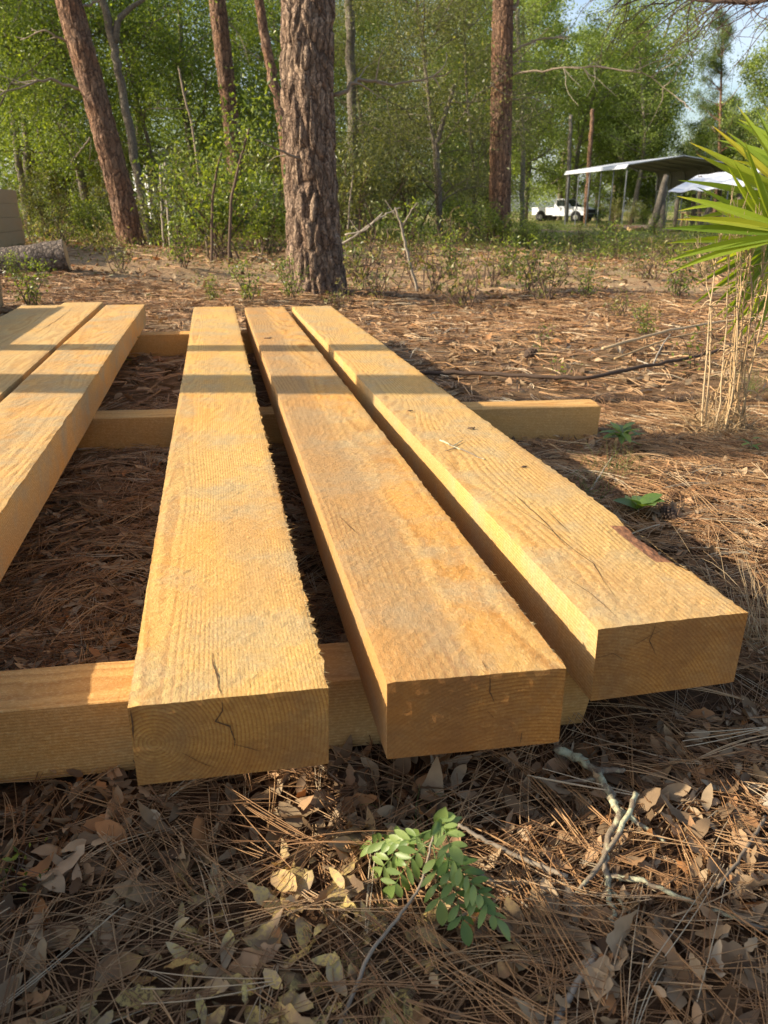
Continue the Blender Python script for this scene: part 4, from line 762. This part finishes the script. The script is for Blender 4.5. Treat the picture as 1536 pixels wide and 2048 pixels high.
carport()
TM = N('white_tarp'); _o = TM.coord(); TM.surf(TM.mix(TM.noise(_o, 2, 5), (.50, .53, .58), (.70, .72, .76)), .55, TM.bump(TM.noise(TM.map(_o, scale=(1, .3, 1)), 3, 4), .5, .08)); TM = TM.m
def shelter():
    c = [atd(1336, 383, 36), atd(1394, 351, 40.5), atd(1530, 333, 41.5), atd(1485, 374, 35)]; loc = np.array([c[0][0], c[0][1], 0.]); root = empty('tarp_shelter', tuple(loc), 'shelter with a white tarp roof on poles in front of the carport', 'shelter')
    n = 26; u, v = np.meshgrid(np.linspace(0, 1, n), np.linspace(0, 1, n)); P = (c[0][None, None]*((1-u)*(1-v))[..., None]+c[3][None, None]*(u*(1-v))[..., None]+c[1][None, None]*((1-u)*v)[..., None]+c[2][None, None]*(u*v)[..., None])-loc
    P[..., 2] += -.05*np.sin(u*math.pi*3)**2*(1-v)-.05*np.sin(v*math.pi)*np.abs(np.sin(u*9))+.012*np.sin(u*23+v*7); m = MB(); i = np.arange(n-1)[:, None]*n+np.arange(n-1)[None]; q = np.stack([i, i+1, i+n+1, i+n], -1).reshape(-1, 4)
    P2 = P.copy(); P2[..., 2] -= .02; m.add(P.reshape(-1, 3), q); m.add(P2.reshape(-1, 3), q[:, ::-1]); m.build('tarp', TM, root)
    G_ = MT['oakbark']
    for a in [(1355, 398, 36.5, 1350, 460), (1388, 388, 37, 1384, 462), (1480, 372, 35.5, 1478, 462), (1400, 352, 40, 1400, 450), (1440, 380, 37, 1434, 462), (1425, 405, 36, 1392, 462)]:
        t_ = atd(a[0], a[1], a[2]); f_ = atd(a[3], a[4], a[2]); f_[2] = 0; m = MB(); m.tube([f_-loc, t_-loc], .09, 8, wob=.1); m.build('pole', G_, root)
    # dark stored things beneath are boxes of their own below
shelter()
for px, top, h, lb in ((1333, 352, 450, 'weathered post leaning steeply in front of the carport wall'),):
    for dx, bt, lbl in ((0, (1303, 442), 'pale weathered log post leaning highest against the carport'), (-3, (1322, 455), 'second leaning log post crossing close beside the first')):
        t_ = atd(px+dx, top+(0 if dx == 0 else 22), 40); f_ = atd(bt[0], bt[1], 39); f_[2] = 0; m = MB(); q = np.array([f_+(t_-f_)*s_ for s_ in np.linspace(0, 1, 8)]); q[1:-1] += rng.normal(0, .03, (6, 3)); m.tube(q-f_, np.linspace(.17, .11, 8), 9, wob=.12)
        o = m.build('log_post', MT['oakbark']); o.location = f_; tag(o, lbl, 'post', 'leaning log posts')
for i_, (px, py, L_, a, r, lb) in enumerate([(1232, 456, 1.2, .1, .16, 'short thick log at the left of the wood pile'), (1262, 448, 1.9, -.4, .12, 'pale log on the left of the debris heap'), (1290, 446, 1.8, .5, .11, 'reddish log sloping in the debris heap'), (1300, 456, 1.5, -.1, .10, 'low log in front of the debris heap'), (1283, 460, 1.4, .15, .11, 'orange split log at the front of the debris heap'), (1365, 462, 2.2, .05, .10, 'long log under the tarp shelter'), (1420, 462, 1.6, -.2, .13, 'log under the tarp near the palmetto tips'), (1255, 461, 1.0, .3, .09, 'small log lowest at the left of the debris heap')]):
    p = atd(px, py, 42 if px < 1320 else 37); c = np.array([p[0], p[1], r+gz(p[0], p[1])]); d_ = np.array([math.cos(a-YAW), math.sin(a-YAW), .06*(i_ % 3)]); log(c-d_*L_/2, c+d_*L_/2, r, lb, 'cut_log', MT['logbark'] if i_ % 2 else MT['pine_far'], n=10, k=6, group='cut logs lying about the carport')
def bench(px, d, label):
    p = atd(px, 420, d); root = empty('workbench', (p[0], p[1], 0), label, 'table', rz=-YAW); m = MB(); m.box(-.8, .8, -.4, .4, .74, .80); m.build('table_top', ST, root, smooth=False)
    for x in (-.7, .7):
        for y in (-.32, .32): m = MB(); m.box(x-.04, x+.04, y-.04, y+.04, 0, .74); m.build('leg', ST, root, smooth=False)
bench(1405, 38.5, 'rough table standing under the white tarp')
def shed():
    p = atd(338, 420, 34); root = empty('shed', (p[0], p[1], gz(p[0], p[1])), 'small white shed glimpsed through leaves between the two left pines', 'shed', rz=-YAW+.5); m = MB(); m.box(-1.0, 1.0, -1.2, 1.2, 0, 2.3); m.build('wall', PW, root, smooth=False)
    m = MB(); prism(m, [(-1.15, 2.303), (0, 2.85), (1.15, 2.303)], -1.3, 1.3); m.build('roof', CM, root, smooth=False); m = MB(); m.box(-.4, .4, -1.23, -1.203, 0, 2.0); m.build('door', CM, root, smooth=False)
shed()
# ---------------------------------------------------------------- palmetto
def frond(mb, hub, nrm, upv, R, seg, spread, rot, rs, droop=.12, yel=.4, wd=1.0):
    nrm = np.array(nrm, float); nrm /= np.linalg.norm(nrm); upv = np.array(upv, float); upv -= nrm*(upv@nrm); upv /= np.linalg.norm(upv); sd = np.cross(upv, nrm); K = 9
    for i in range(seg):
        a = rot+spread*(i/(seg-1)-.5)+rs.normal(0, .02); L = R*rs.uniform(.86, 1.08)*(1-.18*abs(i/(seg-1)-.5)*2); ct = rs.uniform(0, 1)
        d = upv*math.cos(a)+sd*math.sin(a); s = np.cross(nrm, d); t_ = np.linspace(0, 1, K); w_ = np.array([.003, .008, .013, .016, .0165, .0145, .0105, .006, .0006])*R/.5*wd*.92*rs.uniform(.85, 1.12)
        dz = -droop*(t_**2.6)*L*rs.uniform(.3, 2); tw = rs.normal(0, .1)
        C = hub+d[None]*(t_*L)[:, None]+np.array([0, 0, 1.])*dz[:, None]+nrm[None]*(tw*t_**2*L)[:, None]
        fold = .55; V = np.stack([C+s*w_[:, None]+nrm*(w_*fold)[:, None], C, C-s*w_[:, None]+nrm*(w_*fold)[:, None]], 1)
        b = np.arange(K-1)[:, None]*3+np.arange(2)[None]; r = np.clip(rs.uniform(.0, .55)+yel*(ct > .78)*.3+sst(.8, 1, t_)*.35*(ct > .4), 0, 1); mb.add(V.reshape(-1, 3), np.stack([b, b+1, b+4, b+3], -1), r=np.repeat(r, 3))
def palmetto():
    rs = np.random.default_rng(9); root = atd(1640, 420, 4.1); root[2] = gz(root[0], root[1]); o = empty('palmetto', tuple(root), 'green and yellow fan palmetto reaching in from the right edge', 'palmetto'); toC = -cF.copy(); toC[2] = .15
    Fr = [((1556, 482), 3.3, .40, 22, 3.3, -1.40, .45, .03), ((1612, 415), 3.45, .50, 9, 1.15, -1.02, 1.0, .05), ((1600, 470), 3.05, .47, 5, .55, -1.50, 1.2, .07), ((1632, 370), 3.7, .46, 9, 1.1, -.70, .8, .08), ((1575, 535), 3.45, .33, 8, 1.0, -2.2, .25, .1), ((1670, 540), 3.9, .46, 16, 3.0, -1.1, .3, .1), ((1730, 440), 3.7, .46, 16, 3.0, .3, .4, .1)]
    for (px, py), d, R, sg, spd, rot, yel, dr in Fr:
        d *= 1.12; R *= 1.12; hub = atd(px, py, d)-root; m = MB(); nr = toC+np.array([rs.uniform(-.35, .35), 0, rs.uniform(-.1, .3)]); frond(m, hub, nr, (0, 0, 1), R, sg, spd, rot, rs, dr, yel); f = m.build('frond', MT['palm'], o, smooth=False)
        t_ = np.linspace(0, 1, 9)[:, None]; q = hub*t_+np.array([0, 0, .16])*np.sin(t_*math.pi); s_ = MB(); s_.tube(q, np.linspace(.009, .0045, 9), 6, r=.4); s_.build('petiole', MT['palm'], f)
    m = MB(); m.tube([(0, 0, -.03), (.02, 0, .06), (.03, .02, .14)], [.07, .065, .05], 10, wob=.15); m.build('trunk', MT['darktwig'], o)
palmetto()
# ---------------------------------------------------------------- dry stalks, grasses, sticks, seedlings
def stalks(label, specs, seed):
    rs = np.random.default_rng(seed); base = atd(specs[0][0][0], specs[0][0][1], specs[0][1]); base[2] = gz(base[0], base[1]); o = empty('dry_grass_clump', tuple(base), label, 'dry grass', 'dry grass clumps by the palmetto'); st, hd, bl = MB(), MB(), MB()
    for (b_, d, mid, tip, head, nst) in specs:
        for k_ in range(nst):
            j = rs.normal(0, 13, 6); A = atd(b_[0]+j[0], b_[1], d); A[2] = gz(A[0], A[1]); M_ = atd(mid[0]+j[1], mid[1]+j[2], d-.02*rs.normal()); T_ = atd(tip[0]+j[3]*1.3, tip[1]+j[4]*2.5, d+.03*rs.normal())
            t_ = np.linspace(0, 1, 12)[:, None]; q = (1-t_)**2*A+2*t_*(1-t_)*(2*M_-.5*A-.5*T_)+t_**2*T_-base; q[1:-1] += rs.normal(0, .0025, (10, 3)); st.tube(q, np.linspace(.0042, .0016, 12), 5, cap=False, r=rs.uniform(.2, .9))
            for z_ in rs.uniform(.05, .85, 8):
                p = q[int(z_*11)]; w_, _ = wander(p, (rs.normal(), rs.normal(), rs.uniform(-.2, 1.2)), rs.uniform(.05, .14), 6, .45, rs, -.22); bl.tube(w_, np.linspace(.003, .0008, 7), 3, cap=False, r=rs.uniform(.2, 1))
            if head:
                for h_ in range(16):
                    p = q[-1]+(q[-4]-q[-1])*rs.uniform(-.15, 1); w_, _ = wander(p, (q[-1]-q[-4])/np.linalg.norm(q[-1]-q[-4])+rs.normal(0, .17, 3), rs.uniform(.04, .10), 4, .07, rs); hd.tube(w_, np.linspace(.0013, .0008, 5), 3, cap=False, r=rs.uniform(.5, 1))
        for k_ in range(80):
            A = atd(b_[0]+rs.normal(0, 18), b_[1], d+rs.normal(0, .04)); A[2] = gz(A[0], A[1]); w_, _ = wander(A-base, (rs.normal(0, .8), rs.normal(0, .8), 1), rs.uniform(.08, .24), 7, .2, rs, -.17); bl.tube(w_, np.linspace(.0022, .0006, 8), 3, cap=False, r=rs.uniform(.2, 1))
    st.build('stems', MT['straw'], o); bl.build('blades', MT['straw'], o)
    if hd.n: hd.build('seed_heads', MT['straw'], o)
stalks('tall tan grass stalks with feathery heads in front of the palmetto', [((1455, 850), 3.45, (1490, 620), (1500, 410), 1, 4), ((1440, 855), 3.4, (1460, 700), (1478, 440), 1, 3), ((1490, 850), 3.5, (1520, 650), (1545, 480), 1, 4)], 1)
stalks('thinner tan grass stalks left of the taller clump', [((1408, 850), 3.4, (1428, 650), (1440, 450), 1, 2), ((1430, 860), 3.5, (1450, 720), (1470, 560), 0, 2)], 2)
def tuft(px, py, n, h, label, mat, seed, sp=.03, lean=(0, 0), name='grass_tuft', wr=.0011):
    rs = np.random.default_rng(seed); A = at(px, py, 0); A[2] = gz(A[0], A[1]); m = MB()
    for _ in range(n):
        w_, _ = wander((rs.normal(0, sp), rs.normal(0, sp), 0), (rs.normal(lean[0], .5), rs.normal(lean[1], .5), 1), h*rs.uniform(.5, 1.1), 7, .12, rs, -.1); m.tube(w_, np.linspace(wr, .0004, 8), 3, cap=False, r=rs.uniform(0, 1))
    o = m.build(name, mat); o.location = A; tag(o, label, 'grass tuft', 'tufts of grass beside the timbers')
tuft(1515, 1290, 70, .26, 'pale dry grass tuft at the right edge beside the right timber', MT['straw'], 3, .03, (-.3, .3))
tuft(1130, 850, 30, .16, 'thin dry grass leaning over the free end of the middle bearer', MT['straw'], 4, .02)
tuft(1215, 945, 46, .15, 'fine green grass below the rosette seedling', MT['grass'], 5, .05)
tuft(1180, 1000, 40, .12, 'fine grass in the shade of the right timber', MT['grass'], 6, .05)
tuft(1500, 780, 30, .25, 'green tinged grass under the palmetto', MT['grass'], 7, .05)
tuft(820, 1650, 16, .07, 'wispy grass blades beside the foreground sapling', MT['grass'], 8, .03, wr=.0008)
def leaf_shape(mb, p, d, n_, L, W_, rs, r=.5, bend=.2, lobe=0, K=8):
    d = np.array(d, float); d /= np.linalg.norm(d); s = np.cross(d, n_); s /= np.linalg.norm(s)+1e-9; u = np.cross(s, d); t_ = np.linspace(0, 1, K); w_ = W_*.5*np.sin(math.pi*np.clip(t_, 0, 1)**1.15)**.75*(1+lobe*np.sin(t_*22))+.0004
    C = p+d*(t_*L)[:, None]-u*(bend*t_**2*L)[:, None]; V = np.stack([C+s*w_[:, None]+u*(w_*.25)[:, None], C, C-s*w_[:, None]+u*(w_*.25)[:, None]], 1); b = np.arange(K-1)[:, None]*3+np.arange(2)[None]
    mb.add(V.reshape(-1, 3), np.stack([b, b+1, b+4, b+3], -1), r=r)
def sapling():
    rs = np.random.default_rng(12); B_ = at(668, 2046, 0); B_[2] = gz(B_[0], B_[1])+.004; o = empty('sapling', tuple(B_), 'green compound leafed sapling in the foreground below the timber ends', 'sapling')
    S = [B_, atd(740, 1905, .70), atd(800, 1830, .75), atd(842, 1770, .785), atd(860, 1700, .80), atd(872, 1650, .81)]; S = np.array(S)-B_; S[1][2] = max(S[1][2], .012)
    tt = np.linspace(0, 1, 30); q = np.stack([np.interp(tt, np.linspace(0, 1, 6), S[:, a]) for a in range(3)], -1); q[1:-1] += rs.normal(0, .0007, (28, 3)); m = MB(); m.tube(q, np.linspace(.0028, .0013, 30), 6, r=.6); m.build('stem', MT['twig'], o)
    lf, rc = MB(), MB(); tipz = [(885, 1655, .80), (900, 1690, .775), (955, 1790, .755), (990, 1835, .74), (925, 1840, .74), (790, 1770, .80), (765, 1735, .83), (745, 1690, .86), (835, 1680, .83), (880, 1800, .76), (912, 1745, .80), (845, 1835, .745)][:10]
    for i, (px, py, d) in enumerate(tipz):
        T_ = atd(px, py, d)-B_; A = q[rs.integers(20, 29)] if i > 1 else q[-1]; t_ = np.linspace(0, 1, 9)[:, None]; c = A+(T_-A)*t_+np.array([0, 0, .012])*np.sin(t_*math.pi); rc.tube(c, .0007, 4, cap=False, r=.4); ax = (T_-A)/np.linalg.norm(T_-A); L = np.linalg.norm(T_-A)
        vn = np.array([rs.normal(0, .3), rs.normal(-.3, .3), 1.]); np_ = max(3, int(L/.0150)); tone = rs.uniform(.2, .85)
        for j in range(1, np_+1):
            f = .25+.72*j/np_; p = A+(T_-A)*f+np.array([0, 0, .012])*math.sin(f*math.pi); s = np.cross(ax, vn); s /= np.linalg.norm(s)
            for sg in (-1, 1): leaf_shape(lf, p, s*sg*.85+ax*.55+rs.normal(0, .1, 3), vn, rs.uniform(.018, .030), rs.uniform(.0065, .0095), rs, r=np.clip(tone+rs.normal(0, .15), 0, 1), lobe=.2, bend=rs.uniform(-.15, .5))
        leaf_shape(lf, T_, ax, vn, .030, .015, rs, r=tone)
    leaf_shape(lf, q[-1], (atd(890, 1622, .80)-B_)-q[-1], -cF, .034, .017, rs, r=.85)
    lf.build('leaves', MT['sapling'], o, smooth=True); rc.build('leaf_stalks', MT['sapling'], o)
sapling()
def rosette(px, py, L, n, label, seed, mat='sapling', W_=.3, h=.06, lobe=0, name='seedling'):
    rs = np.random.default_rng(seed); A = at(px, py, 0); A[2] = gz(A[0], A[1]); o = empty(name, tuple(A), label, 'seedling', 'seedlings right of the timbers'); m, l_ = MB(), MB(); m.tube([(0, 0, -.005), (.003, 0, h*.5), (0, .002, h*1.2)], [.0022, .0018, .0012], 5); m.build('stem', MT['twig'], o)
    for i in range(n):
        a = i*2.4; e = rs.uniform(-.1, .8); z = h*rs.uniform(.5, 1.2); leaf_shape(l_, np.array([0, 0, z]), (math.cos(a)*math.cos(e), math.sin(a)*math.cos(e), math.sin(e)), (0, 0, 1), L*rs.uniform(.7, 1.1), L*W_, rs, r=rs.uniform(.2, 1), lobe=lobe, bend=.25)
    l_.build('leaves', MT[mat], o)
rosette(1240, 905, .085, 18, 'rosette seedling with long narrow leaves right of the tan timber', 3, 'sapling', h=.09)
rosette(1275, 1028, .075, 6, 'lobed broad leaf seedling in the shade of the tan timber', 4, W_=.75, lobe=.18, h=.035)
rosette(1075, 712, .05, 4, 'single green sprout beside the dark stump of needles', 6)
rosette(1500, 905, .05, 6, 'small rosette under the tall dry stalks', 8)
def stick(pts, r0, r1, label, mat='darktwig', name='stick', forks=(), group='fallen sticks on the ground', n=7, jit=.25, tone=.5, wob=.12):
    P = np.array(pts); loc = P[0].copy(); tt = np.linspace(0, 1, len(P)*6); q = np.stack([np.interp(tt, np.linspace(0, 1, len(P)), P[:, a]) for a in range(3)], -1)-loc; q[1:-1] += rng.normal(0, r0*jit, (len(q)-2, 3)); m = MB(); m.tube(q, np.linspace(r0, r1, len(q)), n, r=tone, wob=wob)
    for f, ra, rb in forks:
        F_ = np.array(f)-loc; t2 = np.linspace(0, 1, len(F_)*4); ff = np.stack([np.interp(t2, np.linspace(0, 1, len(F_)), F_[:, a]) for a in range(3)], -1); ff[1:-1] += rng.normal(0, ra*jit, (len(ff)-2, 3)); m.tube(ff, np.linspace(ra, rb, len(ff)), 6, r=tone, wob=wob)
    o = m.build(name, MT[mat]); o.location = loc; return tag(o, label, 'stick', group)
def gp(px, py, z=.012): p = at(px, py, z); return np.array([p[0], p[1], z+gz(p[0], p[1])])
stick([gp(1115, 1462, .03), gp(1165, 1480, .035), gp(1205, 1510, .04), gp(1225, 1560, .045), gp(1243, 1600, .05), gp(1215, 1660, .03), gp(1218, 1740, .02), gp(1235, 1818, .01)], .0075, .0032, 'forked grey stick crusted with pale lichen, below the gap between the right timbers', 'lichen', 'lichened_branch',
      [([gp(1200, 1500, .04), gp(1255, 1505, .045)], .006, .003), ([gp(1243, 1590, .045), gp(1290, 1630, .03), gp(1335, 1665, .02)], .0042, .002), ([gp(1275, 1560, .06), gp(1262, 1600, .055), gp(1205, 1690, .03), gp(1158, 1745, .02)], .0042, .003), ([gp(1220, 1720, .02), gp(1290, 1735, .02), gp(1380, 1770, .02), gp(1536, 1815, .02)], .0035, .0028), ([gp(1225, 1745, .015), gp(1280, 1815, .01)], .003, .002), ([gp(1195, 1520, .04), gp(1122, 1522, .035)], .003, .0018)], wob=.25)
stick([gp(918, 1610, .045), gp(960, 1630, .04), gp(1050, 1670, .03), gp(1140, 1712, .025)], .0028, .0036, 'straight grey stick slanting beside the sapling tip', 'twig', tone=.6)
stick([gp(930, 1690, .02), gp(990, 1715, .02), gp(1065, 1768, .015)], .0026, .002, 'short grey twig right of the sapling', 'twig', tone=.8)
stick([gp(1195, 1870, .01), gp(1130, 1970, .01), gp(1105, 2048, .01)], .0045, .004, 'pale peeling stick near the bottom edge', 'twig', tone=.95)
stick([gp(1536, 1605, .03), gp(1505, 1660, .03), gp(1440, 1745, .03)], .0028, .0018, 'thin stick at the right edge of the foreground', 'twig', tone=.3)
stick([gp(1536, 1580, .03), gp(1600, 1560, .03)], .012, .010, 'thick grey stick end poking in at the right edge', 'twig', tone=.8)
stick([gp(840, 742, .03), gp(960, 740, .04), gp(1080, 746, .045), gp(1180, 748, .05), gp(1290, 725, .06), gp(1400, 705, .07), gp(1470, 690, .09)], .012, .009, 'long dark curved stick lying right of the timbers', 'darktwig', tone=.25)
stick([gp(1205, 698, .05), gp(1330, 665, .09), gp(1440, 648, .08), gp(1560, 630, .14)], .010, .007, 'long pale bent cane reaching to the right edge', 'straw', tone=.8)
stick([gp(1230, 712, .04), gp(1340, 680, .06), gp(1480, 655, .09)], .007, .005, 'thinner pale cane below the longer one', 'straw', tone=.5)
stick([gp(1270, 715, .02), gp(1305, 725, .03), gp(1325, 690, .06), gp(1340, 672, .09)], .005, .003, 'short forked white twig over the dark stick', 'twig', tone=.95)
stick([gp(500, 520, .02), gp(530, 528, .03), gp(560, 545, .02), gp(600, 530, .03)], .012, .008, 'pale crooked stick left of the thick pine', 'twig', tone=.9)
stick([gp(490, 512, .02), gp(430, 500, .08), gp(400, 480, .15)], .014, .008, 'pale dead branch behind the small bright bush', 'twig', tone=.8)
stick([gp(650, 610, .02), gp(700, 590, .03), gp(780, 600, .02)], .008, .005, 'thin stick by the right foot of the thick pine', 'darktwig', tone=.4)
stick([gp(1140, 905, .02), gp(1090, 870, .03), gp(1180, 880, .03)], .0035, .002, 'bent straw coloured stem by the free bearer end', 'straw', tone=.6)
stick([gp(1180, 975, .02), gp(1225, 905, .05)], .0028, .0018, 'white twig below the rosette seedling', 'twig', tone=.95)
stick([atd(836, 590, 9.0)*[1, 1, 0]+[0, 0, gz(2.2, 8.8)], atd(815, 510, 9.0), atd(802, 450, 9.0), atd(790, 415, 9.0)], .019, .009, 'leaning dead stick standing right of the thick pine', 'twig', 'dead_sapling', [([atd(803, 455, 9.0), atd(820, 425, 9.0), atd(835, 405, 9.0)], .01, .004), ([atd(792, 430, 9), atd(770, 400, 9)], .008, .003)], group='dead stems in the clearing', tone=.75)
stick([atd(682, 490, 10.5), atd(720, 465, 10.5), atd(760, 435, 10.6), atd(800, 415, 10.8)], .016, .007, 'pale double dead limb angling up from behind the thick pine', 'twig', 'dead_limb', [([atd(690, 470, 10.5), atd(730, 462, 10.5), atd(765, 425, 10.6)], .014, .007), ([atd(682, 490, 10.5), atd(640, 530, 10.4)*[1, 1, 0]+[0, 0, .03]], .022, .02), ([atd(720, 468, 10.5), atd(700, 440, 10.5)], .008, .003)], group='dead stems in the clearing', tone=.9)
stick([atd(690, 480, 12.5)*[1, 1, 0]+[0, 0, .0], atd(700, 400, 12.5), atd(706, 350, 12.5)], .014, .008, 'thin upright stem close right of the thick pine', 'twig', 'dead_sapling', group='dead stems in the clearing', tone=.6)
stick([atd(325, 470, 15)*[1, 1, 0]+[0, 0, .1], atd(322, 400, 15), atd(320, 330, 15)], .018, .013, 'left of two thin pale stems behind the leaning pine', 'twig', 'dead_sapling', group='dead stems in the clearing', tone=.9)
stick([atd(338, 470, 15.3)*[1, 1, 0]+[0, 0, .1], atd(334, 400, 15.3), atd(330, 325, 15.3)], .018, .013, 'right of two thin pale stems behind the leaning pine', 'twig', 'dead_sapling', group='dead stems in the clearing', tone=.9)
# small bits resting on the timbers
stick([np.append(at(880, 880, .252)[:2], .2525), np.append(at(905, 893, .252)[:2], .253), np.append(at(935, 905, .252)[:2], .2535), np.append(at(970, 920, .252)[:2], .2525)], .0028, .0014, 'small lichened twig lying on top of the tan timber', 'lichen', 'twig', [([np.append(at(905, 893, .252)[:2], .253), np.append(at(925, 882, .252)[:2], .254)], .0016, .0008), ([np.append(at(912, 897, .252)[:2], .253), np.append(at(890, 903, .252)[:2], .254)], .0014, .0008)], group='bits lying on the timbers')
for px, py, r, lb, zt in ((821, 823, .006, 'dark bark flake highest on the tan timber'), (943, 858, .006, 'dark bark flake near the right edge of the tan timber'), (1048, 935, .005, 'small dark flake nearest on the tan timber'), (862, 972, .007, 'dark flake stuck in the gap beside the orange timber')) and [(821, 823, .010, 'dark bark flake farthest up the tan timber', .252), (943, 858, .010, 'dark bark flake near the right edge of the tan timber', .252), (1048, 935, .007, 'small dark flake nearest on the tan timber', .252), (535, 677, .02, 'curled brown leaf flake far up the orange timber', .249)]:
    A = at(px, py, zt); m = MB(); k = 9; r *= .7; th = np.arange(k)*2*math.pi/k; rr_ = r*rng.uniform(.35, 1.5, k); v = [(math.cos(t_)*a_*1.5, math.sin(t_)*a_*.7, rng.uniform(0, .003)) for t_, a_ in zip(th, rr_)]; n_ = k
    v2 = [(x, y, z+.002) for x, y, z in v]; m.add(v+v2+[(0, 0, .005)], [(i, (i+1) % k, k+(i+1) % k, k+i) for i in range(k)], [(k+i, k+(i+1) % k, 2*k) for i in range(k)], r=.3); o = m.build('bark_flake', MT['darktwig'], smooth=False); o.location = (A[0], A[1], zt); tag(o, lb, 'bark flake', 'bits lying on the timbers')
def cone(px, py, label, s=1.0):
    A = gp(px, py, .03); m = MB(); k = 0
    for i in range(70):
        f = i/70; a = i*2.4; r = .022*math.sin(math.pi*min(1, f*.8+.15))*s; c = np.array([math.cos(a)*r, math.sin(a)*r, 0]); z = (f-.5)*.08*s; o1 = np.array([math.cos(a), math.sin(a), .35]); t1 = np.array([-math.sin(a), math.cos(a), 0])
        p0 = np.array([0, 0, z-.004]); p1 = c*1.3+[0, 0, z+.004]; w_ = .007*s; m.add([p0-t1*w_*.5, p0+t1*w_*.5, p1+t1*w_, p1-t1*w_, p1+o1*.003+[0, 0, .003], p0+[0, 0, .006]], [(0, 1, 2, 3)], [(3, 2, 4), (0, 5, 1)], r=rng.uniform(0, .5))
    o = m.build('pine_cone', MT['darktwig'], smooth=False); o.location = A; o.rotation_euler = (1.4, .2, rng.uniform(0, 6)); tag(o, label, 'pine cone', 'pine cones')
cone(1340, 1020, 'open brown pine cone lying right of the tan timber', .7)
cone(1062, 705, 'dark pine cone mound beside the single sprout', 1.3)
# pale curled leaf under the front timber
m = MB(); leaf_shape(m, np.zeros(3), (1, .1, .15), (0, .2, 1), .055, .03, rng, r=1.0, bend=.5, K=12); o = m.build('pale_leaf', MT['leaf_litter']); o.location = gp(618, 1562, .02); tag(o, 'pale cream curled leaf just below the yellow timber end', 'leaf')
